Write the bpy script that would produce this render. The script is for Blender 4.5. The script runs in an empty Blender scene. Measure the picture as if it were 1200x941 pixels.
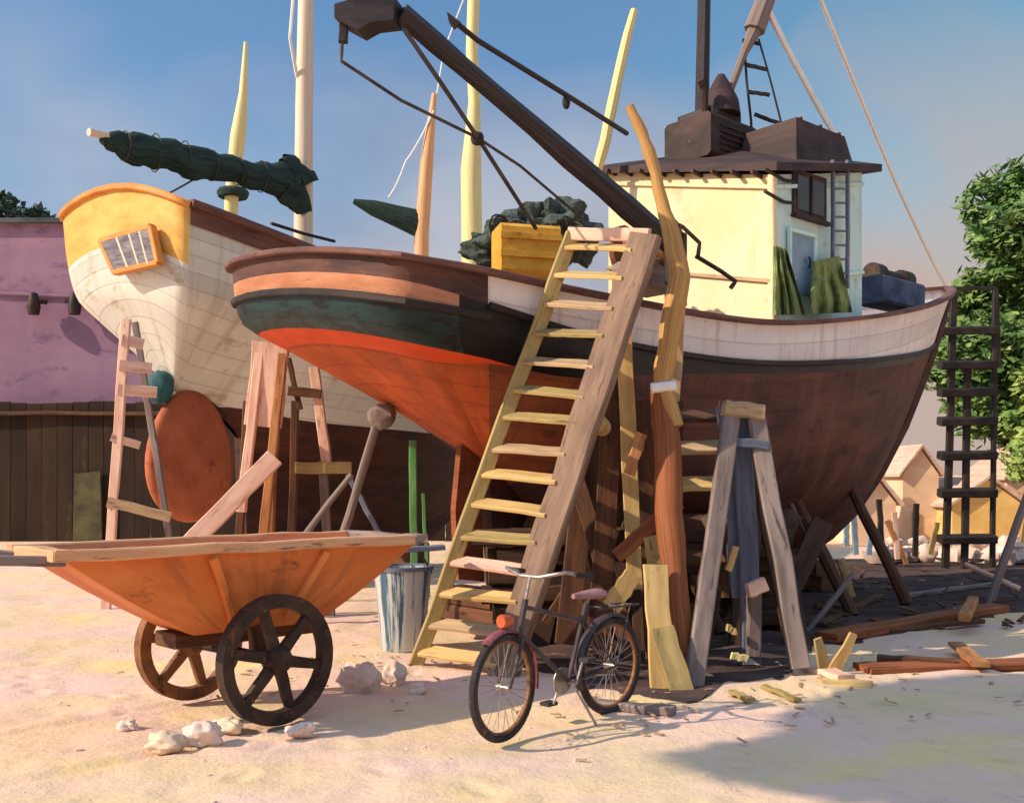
import bpy, math, random
from mathutils import Vector, Matrix, noise
R = math.radians
rnd = random.Random(11)
scene = bpy.context.scene
COL = scene.collection
F, HZ, EYE = 1170.0, 565.0, 1.6          # focal length (px of a 1200 px wide frame), horizon row, eye height

def W(px, py, Y):                        # point seen at (px, py) that stands Y metres away
    return Vector(((px-600)/F*Y, Y, EYE+(HZ-py)/F*Y))
def G(px, py):                           # point of the ground
    return W(px, py, F*EYE/(py-HZ))
def GX(px, Y):
    return Vector(((px-600)/F*Y, Y, 0))
def V(*a): return Vector(a)
def lerp(a, b, t): return a+(b-a)*t
def clamp(x, a=0., b=1.): return max(a, min(b, x))
def sstep(a, b, x):
    t = clamp((x-a)/(b-a)); return t*t*(3-2*t)
def table(tab, x):                       # smooth interpolation in a table
    if x <= tab[0][0]: return tab[0][1]
    if x >= tab[-1][0]: return tab[-1][1]
    for i in range(len(tab)-1):
        x0, y0 = tab[i]; x1, y1 = tab[i+1]
        if x <= x1:
            xm, ym = tab[i-1] if i else (2*x0-x1, 2*y0-y1)
            xp, yp = tab[i+2] if i+2 < len(tab) else (2*x1-x0, 2*y1-y0)
            m0 = (y1-ym)/(x1-xm)*(x1-x0); m1 = (yp-y0)/(xp-x0)*(x1-x0)
            t = (x-x0)/(x1-x0); t2 = t*t; t3 = t2*t
            return (2*t3-3*t2+1)*y0+(t3-2*t2+t)*m0+(-2*t3+3*t2)*y1+(t3-t2)*m1

# ------------------------------------------------------------------ materials
def lin(c):
    return tuple(((x/255.)/12.92 if x/255. <= .04045 else ((x/255.+.055)/1.055)**2.4) for x in c)+(1,)

def mat(name, c1, c2, c3=None, scale=(3, 3, 3), coord='UV', rough=.7, bump=.3, wear=.62, fine=40, spec=.3, seam=0, metallic=0., mid=(.36, .64), bdist=.01, streak=None):
    m = bpy.data.materials.new(name); m.use_nodes = True
    n = m.node_tree.nodes; l = m.node_tree.links
    bs = n['Principled BSDF']; bs.inputs['Roughness'].default_value = rough
    bs.inputs['Specular IOR Level'].default_value = spec; bs.inputs['Metallic'].default_value = metallic
    tc = n.new('ShaderNodeTexCoord'); oi = n.new('ShaderNodeObjectInfo')
    off = n.new('ShaderNodeVectorMath'); off.operation = 'ADD'
    rr = n.new('ShaderNodeMath'); rr.operation = 'MULTIPLY'; rr.inputs[1].default_value = 37.
    l.new(oi.outputs['Random'], rr.inputs[0])
    l.new(tc.outputs['UV' if coord == 'UV' else 'Object'], off.inputs[0]); l.new(rr.outputs[0], off.inputs[1])
    mp = n.new('ShaderNodeMapping'); mp.inputs['Scale'].default_value = scale; l.new(off.outputs[0], mp.inputs[0])
    n1 = n.new('ShaderNodeTexNoise'); n1.inputs['Scale'].default_value = 1.; n1.inputs['Detail'].default_value = 5; n1.inputs['Roughness'].default_value = .62
    l.new(mp.outputs[0], n1.inputs['Vector'])
    cr = n.new('ShaderNodeValToRGB'); cr.color_ramp.elements[0].position = mid[0]; cr.color_ramp.elements[1].position = mid[1]
    cr.color_ramp.elements[0].color = lin(c1); cr.color_ramp.elements[1].color = lin(c2); l.new(n1.outputs['Fac'], cr.inputs[0])
    out = cr.outputs[0]
    n2 = n.new('ShaderNodeTexNoise'); n2.inputs['Scale'].default_value = 2.3; n2.inputs['Detail'].default_value = 8; n2.inputs['Roughness'].default_value = .7
    l.new(mp.outputs[0], n2.inputs['Vector'])
    if c3:
        th = n.new('ShaderNodeMapRange'); th.inputs[1].default_value = wear-.04; th.inputs[2].default_value = wear+.04
        l.new(n2.outputs['Fac'], th.inputs[0])
        mx = n.new('ShaderNodeMix'); mx.data_type = 'RGBA'; mx.inputs[7].default_value = lin(c3)
        l.new(th.outputs[0], mx.inputs[0]); l.new(out, mx.inputs[6]); out = mx.outputs[2]
    n3 = n.new('ShaderNodeTexNoise'); n3.inputs['Scale'].default_value = fine; n3.inputs['Detail'].default_value = 3
    l.new(tc.outputs['Object'], n3.inputs['Vector'])
    ad = n.new('ShaderNodeMath'); ad.operation = 'MULTIPLY_ADD'; ad.inputs[1].default_value = .35
    l.new(n3.outputs['Fac'], ad.inputs[0]); l.new(n2.outputs['Fac'], ad.inputs[2])
    h = ad.outputs[0]
    if seam:                              # seams between planks, across V
        sx = n.new('ShaderNodeSeparateXYZ'); l.new(tc.outputs['UV'], sx.inputs[0])
        dv = n.new('ShaderNodeMath'); dv.operation = 'DIVIDE'; dv.inputs[1].default_value = seam; l.new(sx.outputs['Y'], dv.inputs[0])
        fr = n.new('ShaderNodeMath'); fr.operation = 'FRACT'; l.new(dv.outputs[0], fr.inputs[0])
        pk = n.new('ShaderNodeMath'); pk.operation = 'PINGPONG'; pk.inputs[1].default_value = .5; l.new(dv.outputs[0], pk.inputs[0])
        mr = n.new('ShaderNodeMapRange'); mr.inputs[1].default_value = .0; mr.inputs[2].default_value = .06; l.new(pk.outputs[0], mr.inputs[0])
        ml = n.new('ShaderNodeMath'); ml.operation = 'MULTIPLY_ADD'; ml.inputs[1].default_value = .9; l.new(mr.outputs[0], ml.inputs[0]); l.new(h, ml.inputs[2])
        h = ml.outputs[0]
        dm = n.new('ShaderNodeMix'); dm.data_type = 'RGBA'; dm.blend_type = 'MULTIPLY'; dm.inputs[0].default_value = 1
        sc = n.new('ShaderNodeMapRange'); sc.inputs[3].default_value = .72; sc.inputs[4].default_value = 1.; l.new(mr.outputs[0], sc.inputs[0])
        fl = n.new('ShaderNodeMath'); fl.operation = 'FLOOR'; l.new(dv.outputs[0], fl.inputs[0])
        wn = n.new('ShaderNodeTexWhiteNoise'); wn.noise_dimensions = '1D'; l.new(fl.outputs[0], wn.inputs['W'])
        w2 = n.new('ShaderNodeMapRange'); w2.inputs[3].default_value = .84; w2.inputs[4].default_value = 1.05; l.new(wn.outputs['Value'], w2.inputs[0])
        mm = n.new('ShaderNodeMath'); mm.operation = 'MULTIPLY'; l.new(sc.outputs[0], mm.inputs[0]); l.new(w2.outputs[0], mm.inputs[1])
        cb = n.new('ShaderNodeCombineColor')
        for i in range(3): l.new(mm.outputs[0], cb.inputs[i])
        l.new(out, dm.inputs[6]); l.new(cb.outputs[0], dm.inputs[7]); out = dm.outputs[2]
    if streak:                            # rust and dirt that has run down the skin
        sm = n.new('ShaderNodeMapping'); sm.inputs['Scale'].default_value = (streak[2], streak[3], 1); l.new(off.outputs[0], sm.inputs[0])
        s1 = n.new('ShaderNodeTexNoise'); s1.inputs['Scale'].default_value = 1.; s1.inputs['Detail'].default_value = 6; s1.inputs['Roughness'].default_value = .65; l.new(sm.outputs[0], s1.inputs['Vector'])
        s2 = n.new('ShaderNodeMapRange'); s2.inputs[1].default_value = .52; s2.inputs[2].default_value = .72; s2.inputs[4].default_value = streak[1]; l.new(s1.outputs['Fac'], s2.inputs[0])
        s3 = n.new('ShaderNodeMix'); s3.data_type = 'RGBA'; s3.inputs[7].default_value = lin(streak[0]); l.new(s2.outputs[0], s3.inputs[0]); l.new(out, s3.inputs[6]); out = s3.outputs[2]
    l.new(out, bs.inputs['Base Color'])
    bp = n.new('ShaderNodeBump'); bp.inputs['Strength'].default_value = bump; bp.inputs['Distance'].default_value = bdist
    l.new(h, bp.inputs['Height']); l.new(bp.outputs[0], bs.inputs['Normal'])
    return m

WS = (1.3, 9, 9)
M = {
 'wood_warm': mat('wood_warm', (150, 92, 55), (196, 138, 86), (105, 62, 40), WS),
 'wood_pink': mat('wood_pink', (216, 164, 142), (240, 200, 176), (164, 114, 98), WS),
 'wood_yellow': mat('wood_yellow', (188, 150, 92), (220, 186, 124), (140, 100, 60), WS, wear=.66),
 'wood_umber': mat('wood_umber', (112, 86, 72), (150, 120, 98), (84, 62, 52), WS),
 'wood_honey': mat('wood_honey', (168, 118, 66), (210, 164, 98), (120, 78, 48), WS),
 'wood_grey': mat('wood_grey', (108, 92, 88), (150, 132, 124), (80, 62, 60), WS),
 'wood_blue': mat('wood_blue', (88, 92, 108), (122, 124, 138), (72, 66, 76), WS),
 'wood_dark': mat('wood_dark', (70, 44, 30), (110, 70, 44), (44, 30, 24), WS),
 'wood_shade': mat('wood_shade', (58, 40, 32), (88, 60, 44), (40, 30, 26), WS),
 'wood_brown': mat('wood_brown', (120, 66, 38), (160, 94, 54), (80, 46, 30), WS),
 'wood_olive': mat('wood_olive', (150, 128, 80), (186, 160, 104), (100, 84, 60), WS),
 'wood_tan': mat('wood_tan', (166, 136, 104), (200, 168, 128), (116, 92, 70), WS),
 'black': mat('black', (34, 28, 26), (58, 46, 40), (90, 64, 46), (3, 3, 3), wear=.7, rough=.6),
 'boom': mat('boom', (36, 30, 32), (66, 56, 56), (110, 88, 72), (1.5, 6, 6), wear=.66, rough=.55),
 'tealblack': mat('tealblack', (22, 36, 38), (28, 58, 58), (14, 18, 20), (1.2, 4, 4), wear=.55, rough=.42, seam=.2),
 'black_paint': mat('black_paint', (18, 16, 18), (34, 30, 32), (60, 46, 40), (1.2, 4, 4), wear=.66, rough=.45, seam=.2),
 'antifoul': mat('antifoul', (176, 82, 42), (216, 104, 54), (136, 70, 46), (1.0, 2.2, 2), wear=.64, rough=.75, seam=.17, streak=((122, 68, 46), .5, 3.5, 1.2)),
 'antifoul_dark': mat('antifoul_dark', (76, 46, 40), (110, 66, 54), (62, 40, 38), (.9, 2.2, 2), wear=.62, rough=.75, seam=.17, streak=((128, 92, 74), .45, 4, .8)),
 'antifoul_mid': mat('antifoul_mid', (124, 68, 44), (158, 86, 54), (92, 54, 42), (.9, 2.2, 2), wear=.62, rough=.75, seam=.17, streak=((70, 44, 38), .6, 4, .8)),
 'orange_line': mat('orange_line', (214, 70, 24), (236, 92, 34), (170, 66, 34), (1.0, 3, 3), wear=.66, rough=.6),
 'maroon': mat('maroon', (66, 42, 38), (104, 68, 56), (150, 100, 78), (1.2, 6, 6), wear=.66, rough=.6),
 'plank_pink': mat('plank_pink', (176, 112, 76), (204, 142, 110), (140, 84, 62), (1.2, 6, 6), wear=.62),
 'bulwark': mat('bulwark', (232, 216, 212), (244, 234, 230), (186, 158, 146), (1.0, 3, 3), wear=.66, rough=.5, seam=.24, streak=((160, 110, 80), .55, 7, .6)),
 'white_hull': mat('white_hull', (216, 212, 200), (236, 230, 218), (196, 178, 150), (.8, 1.2, 1), wear=.62, rough=.5, seam=.22, streak=((178, 156, 124), .6, 3.5, .3)),
 'ochre': mat('ochre', (216, 160, 74), (238, 190, 104), (196, 130, 60), (1.6, 3, 3), wear=.66, rough=.5),
 'ochre_trim': mat('ochre_trim', (206, 128, 52), (226, 152, 74), (150, 90, 50), (2, 3, 3), wear=.66, rough=.5),
 'rail_brown': mat('rail_brown', (92, 60, 54), (128, 88, 78), (70, 44, 40), WS),
 'rudder': mat('rudder', (160, 84, 54), (188, 104, 66), (120, 58, 36), (2, 2, 2), wear=.64, rough=.7),
 'keelbrown': mat('keelbrown', (66, 36, 28), (90, 50, 36), (60, 36, 28), (1, 3, 3), wear=.6, seam=.17, streak=((40, 28, 24), .6, 4, 1)),
 'cream': mat('cream', (228, 200, 150), (240, 216, 176), (216, 184, 140), (.8, .8, 1), wear=.62, rough=.55, bump=.15, streak=((206, 170, 120), .5, 5, .5)),
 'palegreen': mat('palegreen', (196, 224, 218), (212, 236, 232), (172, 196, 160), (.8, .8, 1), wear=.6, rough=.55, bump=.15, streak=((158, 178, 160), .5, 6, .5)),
 'olivecloth': mat('olivecloth', (104, 118, 66), (142, 152, 90), (84, 100, 80), (4, 4, 4), coord='O', wear=.6, rough=.95, bump=.6),
 'roof': mat('roof', (48, 36, 36), (80, 58, 54), (110, 74, 62), (2, 4, 4), wear=.66),
 'glass_dark': mat('glass_dark', (30, 34, 38), (50, 56, 60), None, (2, 2, 2), rough=.12, bump=.02, spec=.6),
 'pane_grey': mat('pane_grey', (96, 88, 96), (150, 136, 134), (52, 44, 50), (6, 14, 3), wear=.6, rough=.2, bump=.05, spec=.5),
 'mast_white': mat('mast_white', (216, 190, 160), (232, 212, 188), (180, 150, 120), (.7, 6, 6), wear=.66, rough=.5),
 'mast_yellow': mat('mast_yellow', (222, 200, 128), (236, 218, 156), (196, 196, 170), (.7, 6, 6), wear=.6, rough=.5),
 'mast_peach': mat('mast_peach', (206, 150, 106), (226, 176, 130), (150, 104, 84), (.7, 6, 6), wear=.62, rough=.55),
 'sailcover': mat('sailcover', (32, 48, 44), (56, 76, 66), (96, 112, 104), (2.5, 5, 5), wear=.68, rough=.9, bump=.8, bdist=.03),
 'net': mat('net', (60, 72, 66), (96, 108, 98), (120, 118, 98), (9, 9, 9), coord='O', wear=.6, rough=1, bump=1, bdist=.04),
 'yellow_box': mat('yellow_box', (206, 146, 44), (228, 172, 66), (168, 110, 44), (3, 3, 3), wear=.62, rough=.6),
 'cart': mat('cart', (206, 108, 50), (232, 138, 72), (156, 80, 42), (1.1, 1.6, 3), wear=.66, rough=.55, streak=((122, 64, 40), .6, 5, 1.)),
 'cart_rim': mat('cart_rim', (206, 150, 110), (226, 176, 130), (120, 96, 84), WS),
 'iron': mat('iron', (44, 34, 30), (72, 54, 46), (110, 70, 46), (5, 5, 5), coord='O', wear=.62, rough=.55, metallic=.2),
 'iron_brown': mat('iron_brown', (110, 72, 44), (150, 100, 62), (70, 48, 34), (5, 5, 5), coord='O', wear=.6, rough=.6),
 'tyre': mat('tyre', (40, 36, 36), (66, 58, 56), (120, 96, 80), (8, 8, 8), coord='O', wear=.64, rough=.8),
 'chrome': mat('chrome', (150, 140, 136), (184, 172, 164), (110, 90, 80), (9, 9, 9), coord='O', rough=.35, metallic=.7),
 'bike_frame': mat('bike_frame', (58, 48, 52), (88, 72, 74), (70, 56, 56), (9, 9, 9), coord='O', rough=.45),
 'bike_red': mat('bike_red', (120, 60, 68), (150, 84, 88), (110, 56, 60), (9, 9, 9), coord='O', rough=.45),
 'saddle': mat('saddle', (140, 98, 100), (166, 122, 120), None, (9, 9, 9), coord='O', rough=.6),
 'lamp_orange': mat('lamp_orange', (184, 82, 48), (204, 100, 60), None, (9, 9, 9), coord='O', rough=.3),
 'pail_blue': mat('pail_blue', (52, 84, 108), (84, 112, 132), (196, 196, 192), (5, .35, 1), wear=.47, rough=.4, metallic=.2),  # white streaks put the metal's highlight into the colour
 'stone': mat('stone', (222, 190, 174), (238, 212, 196), (180, 146, 132), (4, 4, 4), coord='O', wear=.64, rough=.9, bump=.7, bdist=.02),
 'stone_grey': mat('stone_grey', (120, 104, 96), (154, 136, 124), (90, 76, 72), (4, 4, 4), coord='O', wear=.64, rough=.9, bump=.7, bdist=.02),
 'green_paint': mat('green_paint', (70, 116, 62), (106, 156, 88), (50, 80, 50), WS),
 'teal': mat('teal', (36, 78, 82), (58, 104, 104), None, (4, 4, 4)),
 'purple_wall': mat('purple_wall', (146, 108, 130), (168, 128, 146), (124, 92, 116), (.25, .5, .5), wear=.6, rough=.9, bump=.5, streak=((128, 96, 124), .6, 1.2, .15)),
 'tar_wall': mat('tar_wall', (42, 28, 20), (64, 44, 30), (78, 68, 38), (.9, .25, .5), wear=.66, rough=.9),
 'roof_shed': mat('roof_shed', (70, 74, 78), (96, 98, 98), (60, 66, 66), (1, 1, 1), rough=.8, seam=.3),
 'shutter': mat('shutter', (66, 58, 40), (96, 88, 52), (50, 44, 36), (2, 2, 2)),
 'peach_wall': mat('peach_wall', (220, 178, 142), (238, 204, 170), (196, 150, 124), (.9, 1.2, 1), wear=.64, rough=.9, seam=.0),
 'yellow_wall': mat('yellow_wall', (222, 176, 100), (236, 200, 130), (200, 150, 96), (.9, 1.2, 1), wear=.64, rough=.9),
 'blue_grey': mat('blue_grey', (116, 138, 160), (150, 170, 188), (90, 108, 128), (2, 2, 2)),
 'rope': mat('rope', (60, 54, 54), (96, 84, 78), None, (6, 6, 6), coord='O', rough=.9),
 'rope_white': mat('rope_white', (236, 230, 222), (246, 242, 236), None, (6, 6, 6), coord='O', rough=.8, bump=.05),
 'bark': mat('bark', (74, 60, 46), (110, 90, 68), (50, 44, 36), (3, 12, 12), rough=.95, bump=.8, bdist=.03),
 'blue_gear': mat('blue_gear', (54, 66, 92), (84, 98, 126), (40, 40, 50), (4, 4, 4), coord='O'),
 'deck': mat('deck', (120, 96, 76), (150, 122, 98), None, (2, 2, 2), coord='O'),
}
def leafmat(name, c1, c2, c3):
    m = mat(name, c1, c2, c3, (1.1, 1.1, 1.1), coord='O', wear=.56, rough=.7, bump=.1)
    bs = m.node_tree.nodes['Principled BSDF']; bs.inputs['Subsurface Weight'].default_value = 0
    return m
M['leaf_mid'] = leafmat('leaf_mid', (66, 96, 46), (104, 134, 66), (144, 160, 90))
M['leaf_dark'] = leafmat('leaf_dark', (34, 52, 40), (62, 84, 60), (90, 104, 84))
M['leaf_light'] = leafmat('leaf_light', (96, 124, 56), (140, 160, 78), (170, 180, 96))

# ------------------------------------------------------------------ mesh helpers
def wloc(o):
    v = Vector((0, 0, 0))
    while o: v = v+o.location; o = o.parent
    return v

class MB:
    def __init__(s): s.v = []; s.f = []; s.uv = []
    def add(s, vs, fs, uvs=None):
        b = len(s.v); s.v += [Vector(v) for v in vs]
        for i, f in enumerate(fs):
            s.f.append([b+k for k in f])
            s.uv.append(uvs[i] if uvs else [(vs[k][0]+vs[k][1]*.7, vs[k][2]) for k in f])
    def sweep(s, pts, prof, up=(0, 0, 1), scales=None, caps=True, closed=False, transport=False):
        """prof: ring of (a, b) in the (side, up) frame; pts: path"""
        pts = [Vector(p) for p in pts]; n = len(pts); k = len(prof); up = Vector(up)
        rings = []; L = [0]
        for i in range(n):
            if closed: t = pts[(i+1) % n]-pts[i-1]
            else: t = pts[min(i+1, n-1)]-pts[max(i-1, 0)]
            t.normalize()
            u0 = up
            if abs(t.dot(u0.normalized())) > .97: u0 = Vector((0, 1, 0)) if abs(t.y) < .9 else Vector((1, 0, 0))
            if transport and i: u0 = last
            side = t.cross(u0).normalized(); u = side.cross(t).normalized(); last = u
            sc = scales[i] if scales else 1
            if not isinstance(sc, tuple): sc = (sc, sc)
            rings.append([pts[i]+side*(a*sc[0])+u*(b*sc[1]) for a, b in prof])
            if i: L.append(L[-1]+(pts[i]-pts[i-1]).length)
        per = [0]
        for j in range(k): per.append(per[-1]+math.hypot(prof[(j+1) % k][0]-prof[j][0], prof[(j+1) % k][1]-prof[j][1]))
        vs = [v for r in rings for v in r]; fs = []; uv = []
        for i in range(n if closed else n-1):
            i2 = (i+1) % n; l2 = L[i+1] if i+1 < n else L[-1]+.1
            for j in range(k):
                j2 = (j+1) % k
                fs.append([i*k+j, i*k+j2, i2*k+j2, i2*k+j]); uv.append([(L[i], per[j]), (L[i], per[j+1]), (l2, per[j+1]), (l2, per[j])])
        if caps and not closed:
            fs.append(list(range(k))[::-1]); uv.append([prof[j] for j in range(k)][::-1])
            fs.append([(n-1)*k+j for j in range(k)]); uv.append([prof[j] for j in range(k)])
        s.add(vs, fs, uv); return s
    def tube(s, pts, r, sides=8, jit=0., seg=0, closed=False, caps=True, sc=None):
        pts = [Vector(p) for p in pts]
        if not isinstance(r, (list, tuple)): r = [r]*len(pts)
        if seg:
            q = []; rr = []
            for i in range(len(pts)-1):
                for j in range(seg): q.append(pts[i].lerp(pts[i+1], j/seg)); rr.append(lerp(r[i], r[i+1], j/seg))
            q.append(pts[-1]); rr.append(r[-1]); pts, r = q, rr
        if jit:
            pts = [p+Vector((rnd.uniform(-jit, jit), rnd.uniform(-jit, jit), rnd.uniform(-jit, jit)*.5)) for p in pts]
            r = [x*rnd.uniform(.9, 1.1) for x in r]
        prof = [(math.cos(2*math.pi*j/sides), math.sin(2*math.pi*j/sides)) for j in range(sides)]
        return s.sweep(pts, prof, scales=r, closed=closed, caps=caps, transport=True)
    def board(s, a, b, w, t, up=(0, 0, 1), jit=.006, seg=5, taper=1., bend=0.):
        """plank from a to b, w wide (side axis), t thick (along up)"""
        a = Vector(a); b = Vector(b); c = min(w, t)*.14; w2, t2 = w/2, t/2
        prof = [(-w2+c, -t2), (w2-c, -t2), (w2, -t2+c), (w2, t2-c), (w2-c, t2), (-w2+c, t2), (-w2, t2-c), (-w2, -t2+c)]
        pts = []; sc = []
        for i in range(seg+1):
            f = i/seg; p = a.lerp(b, f)
            if 0 < i < seg: p = p+Vector((rnd.uniform(-jit, jit), rnd.uniform(-jit, jit), rnd.uniform(-jit, jit)))
            p = p+Vector(up)*bend*math.sin(math.pi*f)
            pts.append(p); k = lerp(1, taper, f)*rnd.uniform(.96, 1.04); sc.append((k, rnd.uniform(.95, 1.05)))
        return s.sweep(pts, prof, up=up, scales=sc)
    def box(s, c, size, ax=None):
        c = Vector(c); ax = ax or (V(1, 0, 0), V(0, 1, 0), V(0, 0, 1)); d = min(size)*.08
        a = c-ax[0]*size[0]/2; b = c+ax[0]*size[0]/2
        w2, t2 = size[1]/2, size[2]/2
        prof = [(-w2+d, -t2), (w2-d, -t2), (w2, -t2+d), (w2, t2-d), (w2-d, t2), (-w2+d, t2), (-w2, t2-d), (-w2, -t2+d)]
        return s.sweep([a, b], prof, up=ax[2])
    def lathe(s, c, prof, axis=(0, 0, 1), n=24, closed=False):
        c = Vector(c); ax = Vector(axis).normalized(); x = ax.orthogonal().normalized(); y = ax.cross(x)
        k = len(prof); vs = []; fs = []; uv = []
        for i in range(n):
            an = 2*math.pi*i/n; d = x*math.cos(an)+y*math.sin(an)
            vs += [c+d*r+ax*h for r, h in prof]
        for i in range(n):
            i2 = (i+1) % n
            for j in range(k if closed else k-1):
                j2 = (j+1) % k
                fs.append([i*k+j, i2*k+j, i2*k+j2, i*k+j2]); r = max(a_[0] for a_ in prof)
                uv.append([(i/n*6.28*r, prof[j][1]), ((i+1)/n*6.28*r, prof[j][1]), ((i+1)/n*6.28*r, prof[j2][1]), (i/n*6.28*r, prof[j2][1])])
        s.add(vs, fs, uv); return s
    def blob(s, c, r, n=10, amp=.2, seed=0, ax=None):
        c = Vector(c); vs = []; fs = []; m = n*2; ax = ax or (V(1, 0, 0), V(0, 1, 0), V(0, 0, 1))
        for i in range(n+1):
            th = math.pi*i/n
            for j in range(m):
                ph = 2*math.pi*j/m; d = Vector((math.sin(th)*math.cos(ph), math.sin(th)*math.sin(ph), math.cos(th)))
                k = 1+amp*noise.noise(d*1.6+Vector((seed*3.1, seed, 0)))+amp*.4*noise.noise(d*4+Vector((seed, 0, seed)))
                vs.append(c+ax[0]*(d.x*r[0]*k)+ax[1]*(d.y*r[1]*k)+ax[2]*(d.z*r[2]*k))
        for i in range(n):
            for j in range(m): fs.append([i*m+j, (i+1)*m+j, (i+1)*m+(j+1) % m, i*m+(j+1) % m])
        s.add(vs, fs); return s
    def poly(s, pts, ext):                # flat outline extruded by the vector ext
        k = len(pts); ext = Vector(ext); pts = [Vector(p) for p in pts]
        vs = [p-ext/2 for p in pts]+[p+ext/2 for p in pts]
        fs = [list(range(k))[::-1], list(range(k, 2*k))]+[[i, (i+1) % k, k+(i+1) % k, k+i] for i in range(k)]
        s.add(vs, fs); return s
    def build(s, name, m, parent=None, loc=None, smooth=40):
        if parent is not None: off = wloc(parent); L = Vector((0, 0, 0))
        else:
            if loc is None:
                lo = [min(v[i] for v in s.v) for i in range(3)]; hi = [max(v[i] for v in s.v) for i in range(3)]
                loc = Vector(((lo[0]+hi[0])/2, (lo[1]+hi[1])/2, lo[2]))
            off = Vector(loc); L = off.copy()
        me = bpy.data.meshes.new(name)
        me.from_pydata([v-off for v in s.v], [], s.f); me.update()
        ul = me.uv_layers.new(name='UVMap'); i = 0
        for uv in s.uv:
            for q in uv: ul.data[i].uv = (q[0], q[1]); i += 1
        import bmesh
        bm = bmesh.new(); bm.from_mesh(me); bmesh.ops.remove_doubles(bm, verts=bm.verts, dist=1e-5); bmesh.ops.recalc_face_normals(bm, faces=bm.faces); bm.to_mesh(me); bm.free()
        if smooth: me.shade_smooth(); me.set_sharp_from_angle(angle=R(smooth))
        me.materials.append(M[m] if isinstance(m, str) else m)
        o = bpy.data.objects.new(name, me); COL.objects.link(o); o.location = L
        if parent is not None: o.parent = parent
        return o

def tag(o, label=None, cat=None, group=None, kind=None):
    if label: o['label'] = label
    if cat: o['category'] = cat
    if group: o['group'] = group
    if kind: o['kind'] = kind
    return o
def thing(name, loc, label, cat, group=None):
    o = bpy.data.objects.new(name, None); COL.objects.link(o); o.location = Vector(loc); o.empty_display_size = .2
    return tag(o, label, cat, group)

# ------------------------------------------------------------------ camera, light, sky
cam = bpy.data.cameras.new('camera'); co = bpy.data.objects.new('camera', cam); COL.objects.link(co)
co.location = (0, 0, EYE); co.rotation_euler = (R(90), 0, 0)
cam.sensor_width = 36; cam.lens = 36*F/1200; cam.shift_y = (HZ-470.5)/1200; cam.clip_end = 3000; cam.clip_start = .05
scene.camera = co
SUN_EL = 33
dh = Vector((.95, .31, 0)).normalized()                   # the way the light travels over the ground
d = dh*math.cos(R(SUN_EL))+Vector((0, 0, -math.sin(R(SUN_EL))))
sl = bpy.data.lights.new('sun', 'SUN'); sl.energy = 4.0; sl.angle = R(.6); sl.color = (1, .85, .66)
so = bpy.data.objects.new('sun', sl); COL.objects.link(so); so.rotation_euler = d.to_track_quat('-Z', 'Y').to_euler(); so.location = (-8, -4, 12)
w = bpy.data.worlds.new('World'); scene.world = w; w.use_nodes = True
n = w.node_tree.nodes; l = w.node_tree.links; bg = n['Background']
sky = n.new('ShaderNodeTexSky'); sky.sky_type = 'NISHITA'; sky.sun_disc = False; sky.sun_elevation = R(SUN_EL)
sky.sun_rotation = math.atan2(-dh.x, -dh.y); sky.air_density = 1.3; sky.dust_density = 1.2; sky.ozone_density = 1.6
tc = n.new('ShaderNodeTexCoord'); mp = n.new('ShaderNodeMapping'); mp.inputs['Scale'].default_value = (2.2, 2.2, 3.4)
l.new(tc.outputs['Generated'], mp.inputs[0])
cn = n.new('ShaderNodeTexNoise'); cn.inputs['Scale'].default_value = 1.6; cn.inputs['Detail'].default_value = 2; cn.inputs['Roughness'].default_value = .45; cn.inputs['Distortion'].default_value = .5
l.new(mp.outputs[0], cn.inputs['Vector'])
sx = n.new('ShaderNodeSeparateXYZ'); l.new(tc.outputs['Generated'], sx.inputs[0])
low = n.new('ShaderNodeMapRange'); low.inputs[1].default_value = .08; low.inputs[2].default_value = .42; low.inputs[3].default_value = 1.; low.inputs[4].default_value = 0.; l.new(sx.outputs['Z'], low.inputs[0])
cf = n.new('ShaderNodeMapRange'); cf.inputs[1].default_value = .38; cf.inputs[2].default_value = .6; l.new(cn.outputs['Fac'], cf.inputs[0])
su = n.new('ShaderNodeMath'); su.operation = 'MULTIPLY_ADD'; su.inputs[1].default_value = .42; l.new(cf.outputs[0], su.inputs[0]); 
lm = n.new('ShaderNodeMath'); lm.operation = 'MULTIPLY'; lm.inputs[1].default_value = 1.5; l.new(low.outputs[0], lm.inputs[0])
ls = n.new('ShaderNodeMath'); ls.operation = 'SUBTRACT'; ls.inputs[1].default_value = .36; l.new(lm.outputs[0], ls.inputs[0]); l.new(ls.outputs[0], su.inputs[2]); su.use_clamp = True
# cloud colour: cool lilac grey on the left, warm pink low on the right
az = n.new('ShaderNodeMapRange'); az.inputs[1].default_value = .05; az.inputs[2].default_value = .38; l.new(sx.outputs['X'], az.inputs[0])
cm = n.new('ShaderNodeMix'); cm.data_type = 'RGBA'; cm.inputs[7].default_value = (4.3, 3.3, 2.9, 1); l.new(az.outputs[0], cm.inputs[0])
tint = n.new('ShaderNodeMix'); tint.data_type = 'RGBA'; tint.blend_type = 'MULTIPLY'; tint.inputs[0].default_value = 1; tint.inputs[7].default_value = (.66, .86, 1.04, 1); l.new(sky.outputs[0], tint.inputs[6])
tq = n.new('ShaderNodeMix'); tq.data_type = 'RGBA'; tq.inputs[6].default_value = (.74, .97, 1.16, 1); tq.inputs[7].default_value = (.78, 1.12, 1.1, 1); l.new(az.outputs[0], tq.inputs[0]); l.new(tq.outputs[2], tint.inputs[7])
mx = n.new('ShaderNodeMix'); mx.data_type = 'RGBA'; l.new(su.outputs[0], mx.inputs[0]); l.new(tint.outputs[2], mx.inputs[6]); l.new(cm.outputs[2], mx.inputs[7])
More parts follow.
